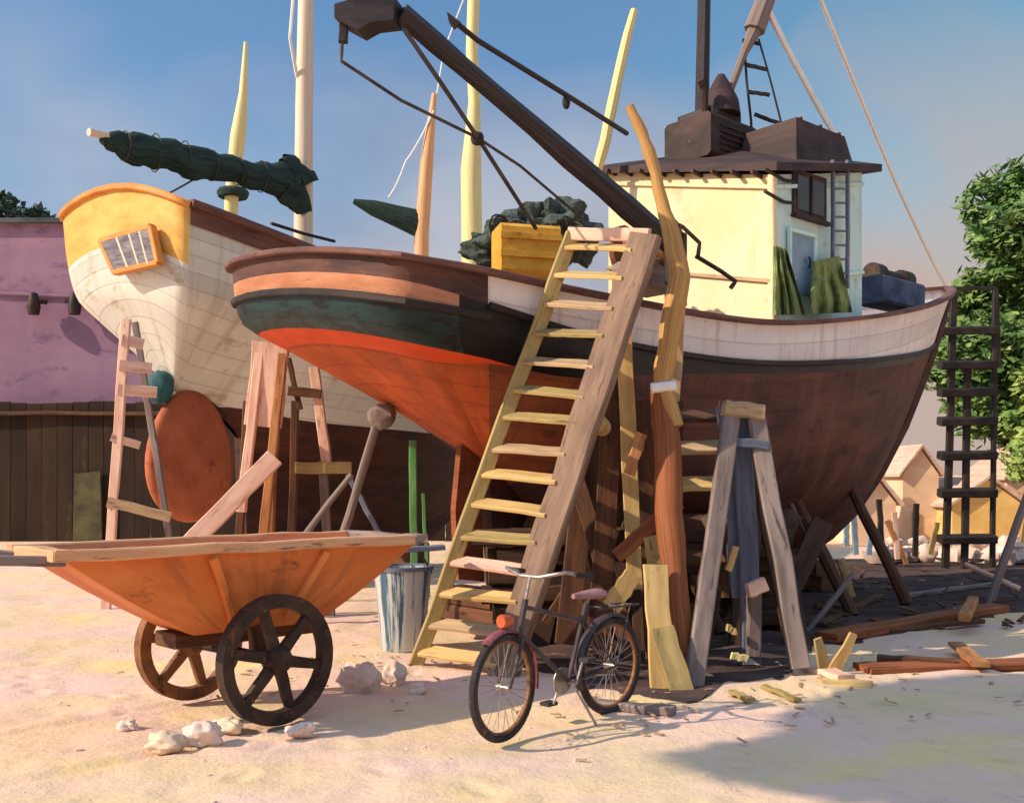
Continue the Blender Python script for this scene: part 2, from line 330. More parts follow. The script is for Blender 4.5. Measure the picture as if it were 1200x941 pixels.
# lighter and mauve patches within the left hand cloud
mp2 = n.new('ShaderNodeMapping'); mp2.inputs['Scale'].default_value = (3, 3, 6); mp2.inputs['Location'].default_value = (3.3, 1.2, 0); l.new(tc.outputs['Generated'], mp2.inputs[0])
c2 = n.new('ShaderNodeTexNoise'); c2.inputs['Scale'].default_value = 1.5; c2.inputs['Detail'].default_value = 4; l.new(mp2.outputs[0], c2.inputs['Vector'])
cr2 = n.new('ShaderNodeValToRGB'); cr2.color_ramp.elements[0].position = .38; cr2.color_ramp.elements[1].position = .6
cr2.color_ramp.elements[0].color = (2.9, 2.9, 3.5, 1); cr2.color_ramp.elements[1].color = (4.2, 4.1, 4.4, 1)
l.new(c2.outputs['Fac'], cr2.inputs[0]); l.new(cr2.outputs[0], cm.inputs[6])
# brighter blue zone added to the sky above the view as fill light
hi = n.new('ShaderNodeMapRange'); hi.inputs[1].default_value = .5; hi.inputs[2].default_value = .8; hi.inputs[4].default_value = .75; l.new(sx.outputs['Z'], hi.inputs[0])
m3 = n.new('ShaderNodeMix'); m3.data_type = 'RGBA'; m3.inputs[7].default_value = (4.3, 5.8, 8.4, 1); l.new(hi.outputs[0], m3.inputs[0]); l.new(mx.outputs[2], m3.inputs[6])
l.new(m3.outputs[2], bg.inputs[0]); bg.inputs[1].default_value = .1
scene.view_settings.view_transform = 'Standard'; scene.view_settings.look = 'None'; scene.view_settings.exposure = .38; scene.view_settings.gamma = 1
scene.render.engine = 'CYCLES'; scene.cycles.max_bounces = 6; scene.cycles.diffuse_bounces = 3

# ------------------------------------------------------------------ ground
def ground_mat():
    m = bpy.data.materials.new('sand'); m.use_nodes = True; n = m.node_tree.nodes; l = m.node_tree.links; bs = n['Principled BSDF']
    bs.inputs['Roughness'].default_value = .95; bs.inputs['Specular IOR Level'].default_value = .15
    tc = n.new('ShaderNodeTexCoord')
    def nz(sc, det=5, stretch=(1, 1, 1), loc=(0, 0, 0), ro=.6):
        mp = n.new('ShaderNodeMapping'); mp.inputs['Scale'].default_value = stretch; mp.inputs['Location'].default_value = loc; l.new(tc.outputs['Object'], mp.inputs[0])
        t = n.new('ShaderNodeTexNoise'); t.inputs['Scale'].default_value = sc; t.inputs['Detail'].default_value = det; t.inputs['Roughness'].default_value = ro; l.new(mp.outputs[0], t.inputs['Vector']); return t.outputs['Fac']
    def mix(f, lo, hi, a, col, amt=1):
        r = n.new('ShaderNodeMapRange'); r.inputs[1].default_value = lo; r.inputs[2].default_value = hi; r.inputs[4].default_value = amt; l.new(f, r.inputs[0])
        x = n.new('ShaderNodeMix'); x.data_type = 'RGBA'; l.new(r.outputs[0], x.inputs[0])
        if isinstance(a, tuple): x.inputs[6].default_value = lin(a)
        else: l.new(a, x.inputs[6])
        x.inputs[7].default_value = lin(col); return x.outputs[2]
    c = mix(nz(.55, 4, (1, 1.5, 1)), .4, .6, (230, 198, 158), (232, 194, 178))        # yellow sand, pinkish sand
    c = mix(nz(.42, 4, (1, 1.4, 1), (7, 3, 0)), .56, .7, c, (190, 180, 134), .5)       # faint green growth
    c = mix(nz(.6, 4, (1, 1.6, 1), (3, 12, 0)), .56, .68, c, (236, 206, 132), .7)      # bright yellow sand
    c = mix(nz(3.2, 7, (1, 1, 1), (1, 1, 0), .7), .55, .75, c, (172, 140, 112), .4)     # trodden dirt
    c = mix(nz(38, 4, ro=.8), .62, .72, c, (150, 124, 102), .4)                          # grit
    c = mix(nz(60, 3, loc=(4, 4, 0), ro=.8), .64, .72, c, (240, 220, 190), .5)
    l.new(c, bs.inputs['Base Color'])
    a = n.new('ShaderNodeMath'); a.operation = 'MULTIPLY_ADD'; a.inputs[1].default_value = .2; l.new(nz(30, 6, ro=.75), a.inputs[0]); l.new(nz(2.2, 6, ro=.65), a.inputs[2])
    b = n.new('ShaderNodeBump'); b.inputs['Strength'].default_value = .6; b.inputs['Distance'].default_value = .07; l.new(a.outputs[0], b.inputs['Height']); l.new(b.outputs[0], bs.inputs['Normal'])
    return m
M['sand'] = ground_mat()
def gh(x, y):
    f = 1-sstep(30, 60, y)
    return (.028*noise.noise(Vector((x*.7, y*.7, 0)))+.018*noise.noise(Vector((x*2.2, y*2.2, 3)))+.008*noise.noise(Vector((x*6, y*6, 5))))*f-.008
g = MB()
xs = [-900, -300, -100, -50, -30, -20, -14]+[-10+i*.14 for i in range(39)]+[-4.6+i*.05 for i in range(200)]+[5.4+i*.14 for i in range(70)]+[16, 20, 28, 40, 70, 150, 400, 900]
ys = [-60, -20, -6]+[1+i*.15 for i in range(23)]+[4.45+i*.05 for i in range(90)]+[8.95+i*.12 for i in range(86)]+[19.5, 21.5, 24, 27, 30, 34, 40, 50, 70, 120, 300, 1400]
fr_ = random.Random(77); pits = {}
def pit(x, y, a, l_, w_, d_):
    for i in range(-1, 2):
        for j in range(-1, 2): pits.setdefault((int(x//.6)+i, int(y//.6)+j), []).append((x, y, math.cos(a), math.sin(a), l_, w_, d_))
for tr_ in range(6):
    x, y, a = fr_.uniform(-3, 3.5), fr_.uniform(4.6, 8), fr_.uniform(0, 6.28)
    for st_ in range(9):
        a += fr_.uniform(-.15, .15); x += math.cos(a)*.62; y += math.sin(a)*.62; sd = .1 if st_ % 2 else -.1
        pit(x-math.sin(a)*sd, y+math.cos(a)*sd, a, .15, .065, .022)
for i in range(120): pit(fr_.uniform(-4.4, 5), fr_.uniform(4.6, 9), fr_.uniform(0, 3.1), fr_.uniform(.05, .22), fr_.uniform(.04, .12), fr_.uniform(-.018, .018))
def gd(x, y):
    z = gh(x, y)
    for (px_, py_, c_, s_, l_, w_, d_) in pits.get((int(x//.6), int(y//.6)), ()):
        u = ((x-px_)*c_+(y-py_)*s_)/l_; v = (-(x-px_)*s_+(y-py_)*c_)/w_; q = u*u+v*v
        if q < 4: z -= d_*math.exp(-q*1.4)-d_*.4*math.exp(-(math.sqrt(q)-1.35)**2*6)
    for off in (-2.05, -.95):                      # two wheel ruts running out of the cart
        tt = (x+1.95)*-.72+(y-6.95)*-.69; v = (x+1.95)*.69-(y-6.95)*.72-(off+1.5)*1.0-.12*math.sin(tt*.8)
        if tt > -.2: z -= .022*math.exp(-(v/.06)**2)-.009*math.exp(-((abs(v)-.12)/.05)**2)
    return z
vs = [(x, y, gd(x, y) if -4.7 < x < 5.5 and 4.3 < y < 9 else gh(x, y)) for y in ys for x in xs]; k = len(xs)
g.add(vs, [[j*k+i, j*k+i+1, (j+1)*k+i+1, (j+1)*k+i] for j in range(len(ys)-1) for i in range(k-1)])
tag(g.build('ground', 'sand', loc=(0, 0, 0), smooth=80), 'pale sunlit sand of the boatyard', kind='structure')
# unused blue grey tone for painted shade, bottom right
M['shade_grey'] = mat('shade_grey', (98, 104, 116), (122, 124, 130), (146, 132, 120), (1.1, 2.6, 1), coord='O', wear=.58, rough=.95, spec=.1, bump=.5, fine=25)
def sheet(name, edge, m, lb, z, amp=.05, fq=3, world=False):
    ep = []
    for i in range(len(edge)):
        a = G(*edge[i]) if not world else V(*edge[i], 0); b = G(*edge[(i+1) % len(edge)]) if not world else V(*edge[(i+1) % len(edge)], 0)
        for j in range(12):
            p = a.lerp(b, j/12); k = noise.noise(p*fq); k2 = noise.noise(p*fq+V(5, 5, 5)); k3 = noise.noise(p*fq*4)
            ep.append(p+Vector((k*amp+k3*amp*.4, k2*amp+k3*amp*.3, 0)))
    g = MB(); c = sum(ep, Vector())/len(ep); nR = 24
    vs = [V(c.x, c.y, gh(c.x, c.y)+z)]
    for i in range(1, nR+1):
        for p in ep:
            q = c.lerp(p, i/nR); vs.append(V(q.x, q.y, gh(q.x, q.y)+(z if i < nR else -.006)))
    k = len(ep); fs = [[0, 1+j, 1+(j+1) % k] for j in range(k)]
    for i in range(nR-1):
        for j in range(k): fs.append([1+i*k+j, 1+(i+1)*k+j, 1+(i+1)*k+(j+1) % k, 1+i*k+(j+1) % k])
    g.add(vs, fs); tag(g.build(name, m, smooth=80), lb, kind='structure')
M['shade_tone'] = mat('shade_tone', (64, 52, 50), (98, 78, 72), (134, 108, 96), (1.2, 2.0, 1), coord='O', wear=.62, rough=1, spec=.1, bump=.7, fine=30, bdist=.03)  # dark ground colour that paints in the shade around the hull
sheet('ground_shade', [(560, 772), (640, 792), (700, 812), (800, 826), (880, 800), (950, 762), (1060, 738), (1230, 712), (1400, 690), (1300, 662), (1100, 655), (900, 655), (700, 680), (560, 720)], 'shade_tone', 'darkened ground painted as shade under the fishing boat', .010, .22, 1.6)

# grit and small stones nobody could count
g = MB()
for i in range(120):
    px = rnd.uniform(-20, 1220); py = 660+280*rnd.random()**1.2; p = G(px, py); r = rnd.uniform(.005, .013)
    if rnd.random() < .06: r *= 2
    g.blob(V(p.x, p.y, gh(p.x, p.y)+r*.25), (r*1.3, r, r*.7), n=3, amp=.5, seed=i)
tag(g.build('gravel', 'stone', loc=(0, 0, 0)), 'small stones strewn over the sand', kind='stuff')

# ------------------------------------------------------------------ boats
class Hull:
    """s forward, q to starboard, z up"""
    def __init__(h, S, th, plan, sheer, keel, roll, apex, crown, prof_t, prof_m, prof_b, bow, s0, s1, nt=12, ns=44):
        h.S = Vector((S[0], S[1], 0)); h.a = V(math.cos(R(th)), math.sin(R(th)), 0); h.n = V(math.sin(R(th)), -math.cos(R(th)), 0)
        h.plan, h.sheer, h.keel, h.roll, h.apex, h.crown = plan, sheer, keel, roll, apex, crown
        h.pt, h.pm, h.pb, h.bow, h.s0, h.s1, h.nt, h.ns = prof_t, prof_m, prof_b, bow, s0, s1, nt, ns
        h.cols = []                        # (s, q, weight of transom)
        hb = table(plan, s0)
        sb = []
        for i in range(ns+1):
            f = i/ns; s = lerp(s0, s1, f); sb.append((s, table(plan, s)))
        tr = []
        for i in range(1, nt):
            u = i/nt; an = math.pi*(u-.5); q = math.sin(an)*hb; x = s0-h.apex[2]*(abs(math.cos(an))**.6)
            tr.append((x, q))
        h.cols = [(s, -q, 0) for s, q in sb[::-1]]+[(s, q, 1) for s, q in tr]+[(s, q, 0) for s, q in sb]
        h.i_port = len(sb)-1; h.i_star = len(sb)+len(tr)
        h.hb = hb
    def w(h, s, q, z):
        p = h.S+h.a*s+h.n*q; return V(p.x, p.y, z-h.roll*q)
    def zs(h, s, q):
        z = table(h.sheer, s)
        if s < h.s0+.01: z += h.crown*(1-(q/h.hb)**2)
        return z
    def col_pt(h, ci, dz):
        s, q, tr = h.cols[ci]; zt = h.zs(s, q)
        if s < h.apex[0]:
            f = sstep(h.s0, h.apex[0], s); ks = h.apex[0]; kz = h.apex[1]
        else: f = 1; ks = s; kz = table(h.keel, s)
        D = max(zt-kz, 1e-4); t = clamp(1-dz/D); kz_ = zt-D
        ft = 1-sstep(h.s0, h.s0+2.2, s); fb = sstep(h.bow[0], h.bow[1], s)
        hh = table(h.pm, t)*(1-ft)*(1-fb)+table(h.pt, t)*ft+table(h.pb, t)*fb*(1-ft)
        return h.w(lerp(ks, s, hh), q*hh, kz_+D*t)
    def depth(h, ci):
        s, q, tr = h.cols[ci]; zt = h.zs(s, q); kz = h.apex[1] if s < h.apex[0] else table(h.keel, s); return max(zt-kz, 1e-4)
    def strip(h, name, m, parent, c0, c1, d0, d1, rows, push=0.):
        """skin between the depths d0(ci) and d1(ci) below the sheer, columns c0..c1"""
        mb = MB(); L = 0; us = []
        prev = None
        for ci in range(c0, c1+1):
            p = h.col_pt(ci, 0)
            if prev is not None: L += (p-prev).length
            us.append(L); prev = p
        nc = c1-c0+1; vs = []; uv = []
        for ci in range(c0, c1+1):
            D = h.depth(ci); a = min(d0(ci), D); b = min(d1(ci), D)
            for r in range(rows+1):
                dz = lerp(a, b, r/rows); p = h.col_pt(ci, dz)
                if push:
                    s, q, tr = h.cols[ci]; o = h.n*(1 if q > 0 else -1) if not tr else (h.n*(q/h.hb)-h.a*(1-abs(q/h.hb))).normalized(); p = p+o*push
                vs.append(p); uv.append((us[ci-c0], dz))
        k = rows+1; fs = []; fu = []
        for i in range(nc-1):
            for r in range(rows):
                f = [i*k+r, (i+1)*k+r, (i+1)*k+r+1, i*k+r+1]; fs.append(f); fu.append([uv[x] for x in f])
        mb.add(vs, fs, fu); return mb.build(name, m, parent, smooth=50)
    def strake(h, name, m, parent, c0, c1, dz, wdt, hgt, push=0):
        pts = []
        for ci in range(c0, c1+1):
            s, q, tr = h.cols[ci]; p = h.col_pt(ci, dz(ci) if callable(dz) else dz)
            o = h.n*(1 if q > 0 else -1) if not tr else (h.n*(q/h.hb)-h.a*(1-abs(q/h.hb))).normalized()
            q_ = p+o*push
            if not pts or (q_-pts[-1]).length > .03: pts.append(q_)
        mb = MB(); c = min(wdt, hgt)*.2; w2, t2 = wdt/2, hgt/2
        mb.sweep(pts, [(-w2+c, -t2), (w2-c, -t2), (w2, -t2+c), (w2, t2-c), (w2-c, t2), (-w2+c, t2), (-w2, t2-c), (-w2, -t2+c)])
        return mb.build(name, m, parent)
    def deck(h, name, m, parent, dz):
        mb = MB(); n = len(h.cols); vs = [h.col_pt(i, dz) for i in range(n)]
        k = h.i_port; fs = []
        # pair port and starboard columns into a ladder of quads
        L = list(range(0, n//2)); 
        for i in L[:-1]: fs.append([i, i+1, n-2-i, n-1-i])
        mb.add(vs, fs); return mb.build(name, m, parent)

# ---- the big fishing boat
A = Hull(S=(-1.85, 9.8), th=40,
    plan=[(0, 1.72), (.35, 1.84), (1, 1.9), (2.5, 1.98), (4.5, 2.02), (6.5, 1.95), (8.3, 1.68), (10, 1.2), (11.4, .66), (12.2, .27), (12.6, .02)],
    sheer=[(-.6, 3.72), (0, 3.7), (2, 3.62), (4.2, 3.62), (6.2, 3.86), (9, 4.35), (12.6, 5.08)],
    keel=[(2.1, 1.76), (2.8, 1.15), (4, .78), (6, .66), (8.2, .64), (8.8, .76), (9.5, 1.14), (10.3, 1.78), (11.1, 2.62), (11.8, 3.55), (12.3, 4.35), (12.6, 4.95)],
    roll=.13, apex=(2.1, 1.76, .42), crown=.08,
    prof_t=[(0, 0), (.3, .4), (.55, .76), (.68, .95), (.8, .985), (1, 1)],
    prof_m=[(0, .05), (.12, .38), (.3, .72), (.5, .89), (.7, .96), (1, 1)],
    prof_b=[(0, .02), (.25, .24), (.5, .48), (.75, .74), (1, 1)], bow=(6, 12), s0=0, s1=12.6)
boatA = thing('fishing_boat', A.w(5, 0, 0), 'big wooden fishing boat with cream deckhouse, white bulwark and orange stern, propped ashore', 'boat')
N = len(A.cols)-1; s_of = lambda ci: A.cols[ci][0]
def is_tr(ci): return A.cols[ci][2] == 1
bw = lambda ci: table([(-1, .2), (0, .2), (.5, .27), (2, .40), (5, .46), (8, .62), (11, .86), (12.6, .98)], s_of(ci))
pk = lambda ci: bw(ci)+table([(-1, .19), (.0, .19), (.6, .12), (2, .07), (12.6, .07)], s_of(ci))
bb = lambda ci: pk(ci)+table([(-1, .29), (.3, .34), (1.5, .36), (2.6, .2), (4, .07), (12.6, .07)], s_of(ci))
ol = lambda ci: bb(ci)+.13*(1-sstep(-.2, 1.0, s_of(ci)))
z0 = lambda ci: 0.
full = lambda ci: 99.
ip, it = A.i_port, A.i_star
A.strip('stern_bulwark', 'maroon', boatA, ip-2, it+2, z0, bw, 3)
A.strip('bulwark', 'bulwark', boatA, it+2, N, z0, bw, 4)
A.strip('bulwark', 'bulwark', boatA, 0, ip-2, z0, bw, 4)
A.strip('stern_plank', 'plank_pink', boatA, ip-2, it+1, bw, pk, 2)
A.strip('topside_band', 'black_paint', boatA, it+1, N, bw, bb, 3)
A.strip('topside_band', 'black_paint', boatA, 0, ip-2, bw, bb, 3)
A.strip('topside_band', 'tealblack', boatA, ip-2, it+1, pk, bb, 3)
A.strip('waterline_stripe', 'orange_line', boatA, ip-2, it+8, bb, ol, 2)
A.strip('bottom', 'antifoul', boatA, ip-2, it, ol, full, 22)
A.strip('bottom', 'antifoul', boatA, it, it+2, ol, full, 22)
A.strip('bottom', 'antifoul_mid', boatA, it+2, it+8, ol, full, 22)
A.strip('bottom', 'antifoul_dark', boatA, it+8, N, bb, full, 22)
A.strip('bottom', 'antifoul_dark', boatA, 0, ip-2, bb, full, 22)
A.strake('rail', 'rail_brown', boatA, 0, N, 0., .16, .055)
A.strake('rubbing_strake', 'black', boatA, ip-2, it+2, lambda ci: pk(ci)-.01, .07, .07, .03)
A.strake('rubbing_strake', 'black', boatA, it+2, N, lambda ci: bw(ci)+.01, .06, .06, .02)
A.deck('deck', 'deck', boatA, .34)
kz = [(2.0, 1.9), (2.1, .45), (8.0, .45), (8.8, .72), (9.5, 1.08), (10.3, 1.7), (11.1, 2.52), (11.8, 3.45), (12.3, 4.25), (12.68, 5.05),
      (12.6, 5.05), (12.2, 4.3), (11.0, 2.62), (9.5, 1.25), (8.2, .8), (4, .9), (2.9, 1.3), (2.2, 1.85)]
mb = MB(); mb.poly([A.w(s, 0, z) for s, z in kz], A.n*.17); mb.build('keel', 'keelbrown', boatA)
mb = MB(); mb.poly([A.w(s, 0, z) for s, z in [(1.66, 2.0), (1.93, 1.85), (1.98, .5), (1.62, .55), (1.58, 1.3)]], A.n*.09); mb.build('rudder', 'antifoul_mid', boatA)
def sA(px, q):                           # station whose point at offset q is seen in column px
    k = (px-600)/F; b = A.S+A.n*q; return (k*b.y-b.x)/(A.a.x-k*A.a.y)
def zA(p, py): return EYE+(HZ-py)/F*p.y
# deckhouse
sa = sA(905, 1.5); sf = sA(1010, 1.4); qp, qs = -1.25, 1.5
dk = thing
def house_pts(s, q, z): return A.w(s, q, z+A.roll*q)
zt_sa = 5.30; zt_pa = 5.98; zt_sf = 5.78; zt_pf = 6.1; zb = 3.3
cor = {'pa': (sa, qp, zt_pa), 'sa': (sa, qs, zt_sa), 'sf': (sf, qs-.1, zt_sf), 'pf': (sf, qp, zt_pf)}
P4 = {k_: house_pts(*c_) for k_, c_ in cor.items()}
def wallq(name, m, a, b, parent, seg=6):
    mb = MB(); vs = []; fs = []; uv = []; L = (P4[a]-P4[b]).length
    for i in range(seg+1):
        t = P4[a].lerp(P4[b], i/seg)
        for j in range(seg+1):
            z = lerp(zb, t.z, j/seg); vs.append(V(t.x, t.y, z)); 
    for i in range(seg):
        for j in range(seg):
            f = [i*(seg+1)+j, (i+1)*(seg+1)+j, (i+1)*(seg+1)+j+1, i*(seg+1)+j+1]; fs.append(f)
            uv.append([((x//(seg+1))/seg*L, vs[x].z) for x in f])
    mb.add(vs, fs, uv); return mb.build(name, m, parent, smooth=0)
house = wallq('deckhouse', 'cream', 'pa', 'sa', boatA)
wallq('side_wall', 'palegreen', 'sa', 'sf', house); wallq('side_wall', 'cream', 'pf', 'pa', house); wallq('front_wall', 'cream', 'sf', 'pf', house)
# corner post and mouldings
mb = MB(); mb.board(V(P4['sa'].x, P4['sa'].y, zb), P4['sa'], .09, .09, up=A.a); mb.build('corner_post', 'cream', house)
ctr = (P4['pa']+P4['sa']+P4['sf']+P4['pf'])/4
ring = []
for k_, o_ in (('pa', .24), ('sa', .17), ('sf', .26), ('pf', .3)):
    dd = V(P4[k_].x-ctr.x, P4[k_].y-ctr.y, 0).normalized(); ring.append(P4[k_]+dd*o_)
mb = MB(); 
top = [p+V(0, 0, .10) for p in ring]; peak = ctr+V(0, 0, .42)
vs = ring+top+[peak+(P4['pa']+P4['pf'])*0]; 
fs = [[0, 1, 2, 3]]+[[i, (i+1) % 4, 4+(i+1) % 4, 4+i] for i in range(4)]+[[4+i, 4+(i+1) % 4, 8] for i in range(4)]
mb.add(vs, fs); mb.build('roof', 'roof', house, smooth=0)
nA = A.n; aA = A.a
# window, shelf brackets and door on the shaded side, standing proud of the wall
def on_side(px, py, out=.02):
    s = sA(px, 1.5); f = clamp((s-sa)/(sf-sa)); q = lerp(qs, qs-.1, f)+out; s = sA(px, q); p = A.w(s, q, 0); return V(p.x, p.y, zA(p, py))
win = MB(); a_ = on_side(932, 230); b_ = on_side(963, 230); za, z_b = on_side(947, 252).z, on_side(947, 208).z
c_ = (a_+b_)/2; c_.z = (za+z_b)/2; wd = (V(a_.x, a_.y, 0)-V(b_.x, b_.y, 0)).length
fr = MB().box(c_, (wd+.1, .05, z_b-za+.1), (aA, nA, V(0, 0, 1))).build('window', 'roof', house)
MB().box(c_+nA*.02, (wd-.04, .03, z_b-za-.04), (aA, nA, V(0, 0, 1))).build('pane', 'glass_dark', house)
MB().board(c_+nA*.045-V(0, 0, (z_b-za)/2), c_+nA*.045+V(0, 0, (z_b-za)/2), .03, .03, up=nA, jit=0, seg=1).build('mullion', 'roof', house)
MB().board(c_+nA*.05-aA*(wd/2+.08)-V(0, 0, (z_b-za)/2+.07), c_+nA*.05+aA*(wd/2+.08)-V(0, 0, (z_b-za)/2+.07), .09, .04, jit=0, seg=1).build('sill', 'roof', house)
for (x0, y0, x1, y1) in ((893, 202, 930, 213), (897, 228, 928, 238)):
    p0 = on_side(max(x0, 908), y0, .06); p1 = on_side(x1, y1, .06)
    MB().tube([p0-aA*.2, p0.lerp(p1, .5)-V(0, 0, .04), p1], .022).build('handrail', 'black', house)
a_ = on_side(925, 300); b_ = on_side(950, 300); a_.z, b_.z = 0, 0
dm = (a_+b_)/2; dm.z = (on_side(937, 345).z+on_side(937, 278).z)/2
MB().box(dm, ((a_-b_).length, .05, on_side(937, 278).z-on_side(937, 345).z), (aA, nA, V(0, 0, 1))).build('door', 'blue_grey', house)
dw_ = (a_-b_).length; dh_ = on_side(937, 278).z-on_side(937, 345).z
for k_ in (-1, 1):
    MB().board(dm+aA*(k_*(dw_/2+.025))+nA*.03-V(0, 0, dh_/2), dm+aA*(k_*(dw_/2+.025))+nA*.03+V(0, 0, dh_/2+.05), .05, .05, up=nA, jit=0).build('door_jamb', 'palegreen', house)
MB().board(dm-aA*(dw_/2+.05)+nA*.03+V(0, 0, dh_/2+.05), dm+aA*(dw_/2+.05)+nA*.03+V(0, 0, dh_/2+.05), .05, .05, up=nA, jit=0).build('door_jamb', 'palegreen', house)
MB().tube([dm+aA*.12+nA*.05+V(0, 0, .12), dm+aA*.12+nA*.07+V(0, 0, .06), dm+aA*.12+nA*.05+V(0, 0, -.02)], .012).build('door_handle', 'iron', house)
# beading below the eaves and at half height of the lit end wall
for z_, m_ in ((-.16, 'cream'), (-1.35, 'wood_tan')):
    MB().board(P4['pa']+V(0, 0, z_)-aA*.02, P4['sa']+V(0, 0, z_*.95)-aA*.02, .04, .05, up=(0, 0, 1), jit=0).build('moulding', m_, house)
    MB().board(P4['sa']+V(0, 0, z_*.95)+nA*.02, P4['sf']+V(0, 0, z_)+nA*.02, .04, .05, up=(0, 0, 1), jit=0).build('moulding', 'palegreen', house)
lad = MB()
for px in (976, 993):
    MB().board(on_side(px, 338, .12), on_side(px, 188, .12), .045, .045, up=A.a).build('wall_ladder_rail', 'wood_blue', house)
for i in range(8):
    y = 205+i*16.5; MB().tube([on_side(976, y, .12), on_side(993, y, .12)], .015).build('wall_ladder_rung', 'wood_blue', house)
# roof gear: dark funnel block with hood, low cabin top, mast
def onroof(px, Yo, z): return V((px-600)/F*Yo, Yo, z)
Yr = ctr.y; fb = onroof(833, Yr, 6.02)
fn = MB(); fn.box(fb+V(0, 0, .2), (1.0, .8, .58), (aA, nA, V(0, 0, 1))).build('engine_casing', 'roof', house)
MB().box(fb+V(-.02, 0, .56), (.62, .6, .14), (aA, nA, V(0, 0, 1))).build('casing_lid', 'boom', house)
MB().lathe(fb+V(.12, -.1, .6), [(.0, .0), (.27, 0), (.24, .2), (.13, .42), (.05, .56), (0, .58)], n=14).build('funnel_hood', 'roof', house)
cb = onroof(932, Yr-.25, 6.05); mb = MB()
hx, hy = aA*.62, nA*.5
base = [cb-hx*1.15-hy, cb+hx*1.2-hy, cb+hx*1.2+hy, cb-hx*1.15+hy]; topp = [p+V(0, 0, .26)+((cb-p)*.22) for p in base]; base = [p-V(0, 0, .35) for p in base]
mb.add(base+topp, [[0, 1, 2, 3], [4, 5, 6, 7]]+[[i, (i+1) % 4, 4+(i+1) % 4, 4+i] for i in range(4)]); mb.build('wheelhouse_hatch', 'roof', house, smooth=0)
MB().tube([fb+V(-.12, .05, .4), fb+V(-.08, .05, 2.4), fb+V(-.06, .05, 4.2)], [.1, .09, .07], seg=3).build('mast', 'boom', boatA)
mt = fb+V(-.06, .05, 4.0)
MB().tube([W(884, 36, Yr), W(900, -8, Yr), W(960, -120, Yr)], [.15, .13, .08], seg=3).build('gaff', 'wood_grey', boatA)
MB().tube([W(848, 128, Yr), W(872, 62, Yr), W(884, 36, Yr)], [.045, .06, .1], seg=2).build('gaff_strut', 'wood_grey', boatA)
MB().tube([W(872, 50, Yr), W(875, 95, Yr), W(880, 140, Yr)], .018).build('ratline_ladder', 'black', boatA)
for (x0, y0, x1, y1) in ((870, 48, 890, 52), (874, 76, 900, 82), (877, 108, 902, 112), (884, 134, 916, 146)):
    MB().board(W(x0, y0, Yr), W(x1, y1, Yr), .03, .05).build('step_iron', 'black', boatA)
for k_ in range(5):
    MB().board(fb+nA*.405-aA*.3+V(0, 0, .02+k_*.08), fb+nA*.405+aA*.3+V(0, 0, .02+k_*.08), .03, .03, up=(0, 0, 1), jit=0, seg=1).build('louvre', 'iron', house)
MB().tube([fb-aA*.38+nA*.2+V(0, 0, .4), fb-aA*.38+nA*.2+V(0, 0, .85), fb-aA*.46+nA*.2+V(0, 0, .95)], .05).build('exhaust_pipe', 'iron', house)
for k_ in (-.45, 0, .45):
    MB().board(cb+aA*k_-nA*.4+V(0, 0, .27), cb+aA*k_+nA*.4+V(0, 0, .27), .05, .03, up=(0, 0, 1), jit=0, seg=1).build('hatch_batten', 'wood_dark', house)
for k_ in range(9):
    q_ = house_pts(lerp(sa, sf, .0), lerp(qp, qs, (k_+.5)/9), 0); e_ = P4['pa'].lerp(P4['sa'], (k_+.5)/9)
    MB().board(e_+V(0, 0, -.03)-aA*.01, e_+V(0, 0, -.0)-aA*.2, .04, .05, jit=0, seg=1).build('rafter_end', 'roof', house)
def rope(name, pts, r, m, parent, sag=0., seg=8):
    q = []
    for i in range(len(pts)-1):
        for j in range(seg+(1 if i == len(pts)-2 else 0)):
            t = j/seg; p = pts[i].lerp(pts[i+1], t); p.z -= sag*4*t*(1-t); q.append(p)
    return MB().tube(q, r, sides=6).build(name, m, parent)
bp = A.w(12.3, .1, 5.1)
rope('forestay', [W(900, 12, Yr), W(940, 90, Yr+.3), W(992, 182, Yr+.6)], .045, 'rope_white', boatA, .02)
MB().tube([W(889, 46, Yr), W(903, 95, Yr), W(917, 150, Yr), W(921, 178, Yr)], .015).build('ratline_ladder', 'black', boatA)
MB().tube([W(880, 140, Yr), W(882, 172, Yr)], .018).build('ratline_ladder', 'black', boatA)
rope('forestay', [W(950, -30, Yr), W(1050, 215, lerp(Yr, bp.y, .6)), bp], .032, 'rope_white', boatA, .03)
MB().tube([W(698, 210, 13.6), W(709, 165, 13.6), W(722, 100, 13.6), W(743, 12, 13.6)], [.06, .075, .075, .05], seg=3, jit=.008).build('whip_pole', 'mast_yellow', boatA)
# derrick boom over the starboard side
b0 = W(792, 292, 9.7); b1 = W(470, 16, 8.0)
boom = MB().tube([b0, b0.lerp(b1, .3), b0.lerp(b1, .7), b1], [.10, .105, .085, .075], sides=6, seg=3, jit=.004).build('derrick_boom', 'boom', boatA)
MB().poly([W(398, 12, 8), W(432, 2, 8), W(468, 4, 8), W(466, 30, 8), W(440, 33, 8), W(424, 42, 8), W(398, 28, 8)], V(.05, .2, 0)).build('boom_head', 'boom', boom)
MB().board(W(404, 18, 8), W(402, 50, 8), .07, .06, up=(0, 1, 0)).build('hook_block', 'boom', boom)
MB().tube([b0.lerp(b1, .0)+V(0, 0, -.55), b0+V(0, 0, .14)], .11, sides=10).build('derrick_post', 'boom', boatA)
rope('hoist_rope', [W(401, 48, 8), W(400, 72, 8), W(470, 118, 8.3), W(560, 162, 8.8), W(610, 195, 9.4), W(682, 256, 10.2)], .014, 'rope', boom, .0, 4)
rope('guy_rope', [W(473, 34, 8), W(515, 95, 8.3), W(562, 165, 8.8), W(628, 268, 9.8)], .02, 'rope', boom, .0, 4)
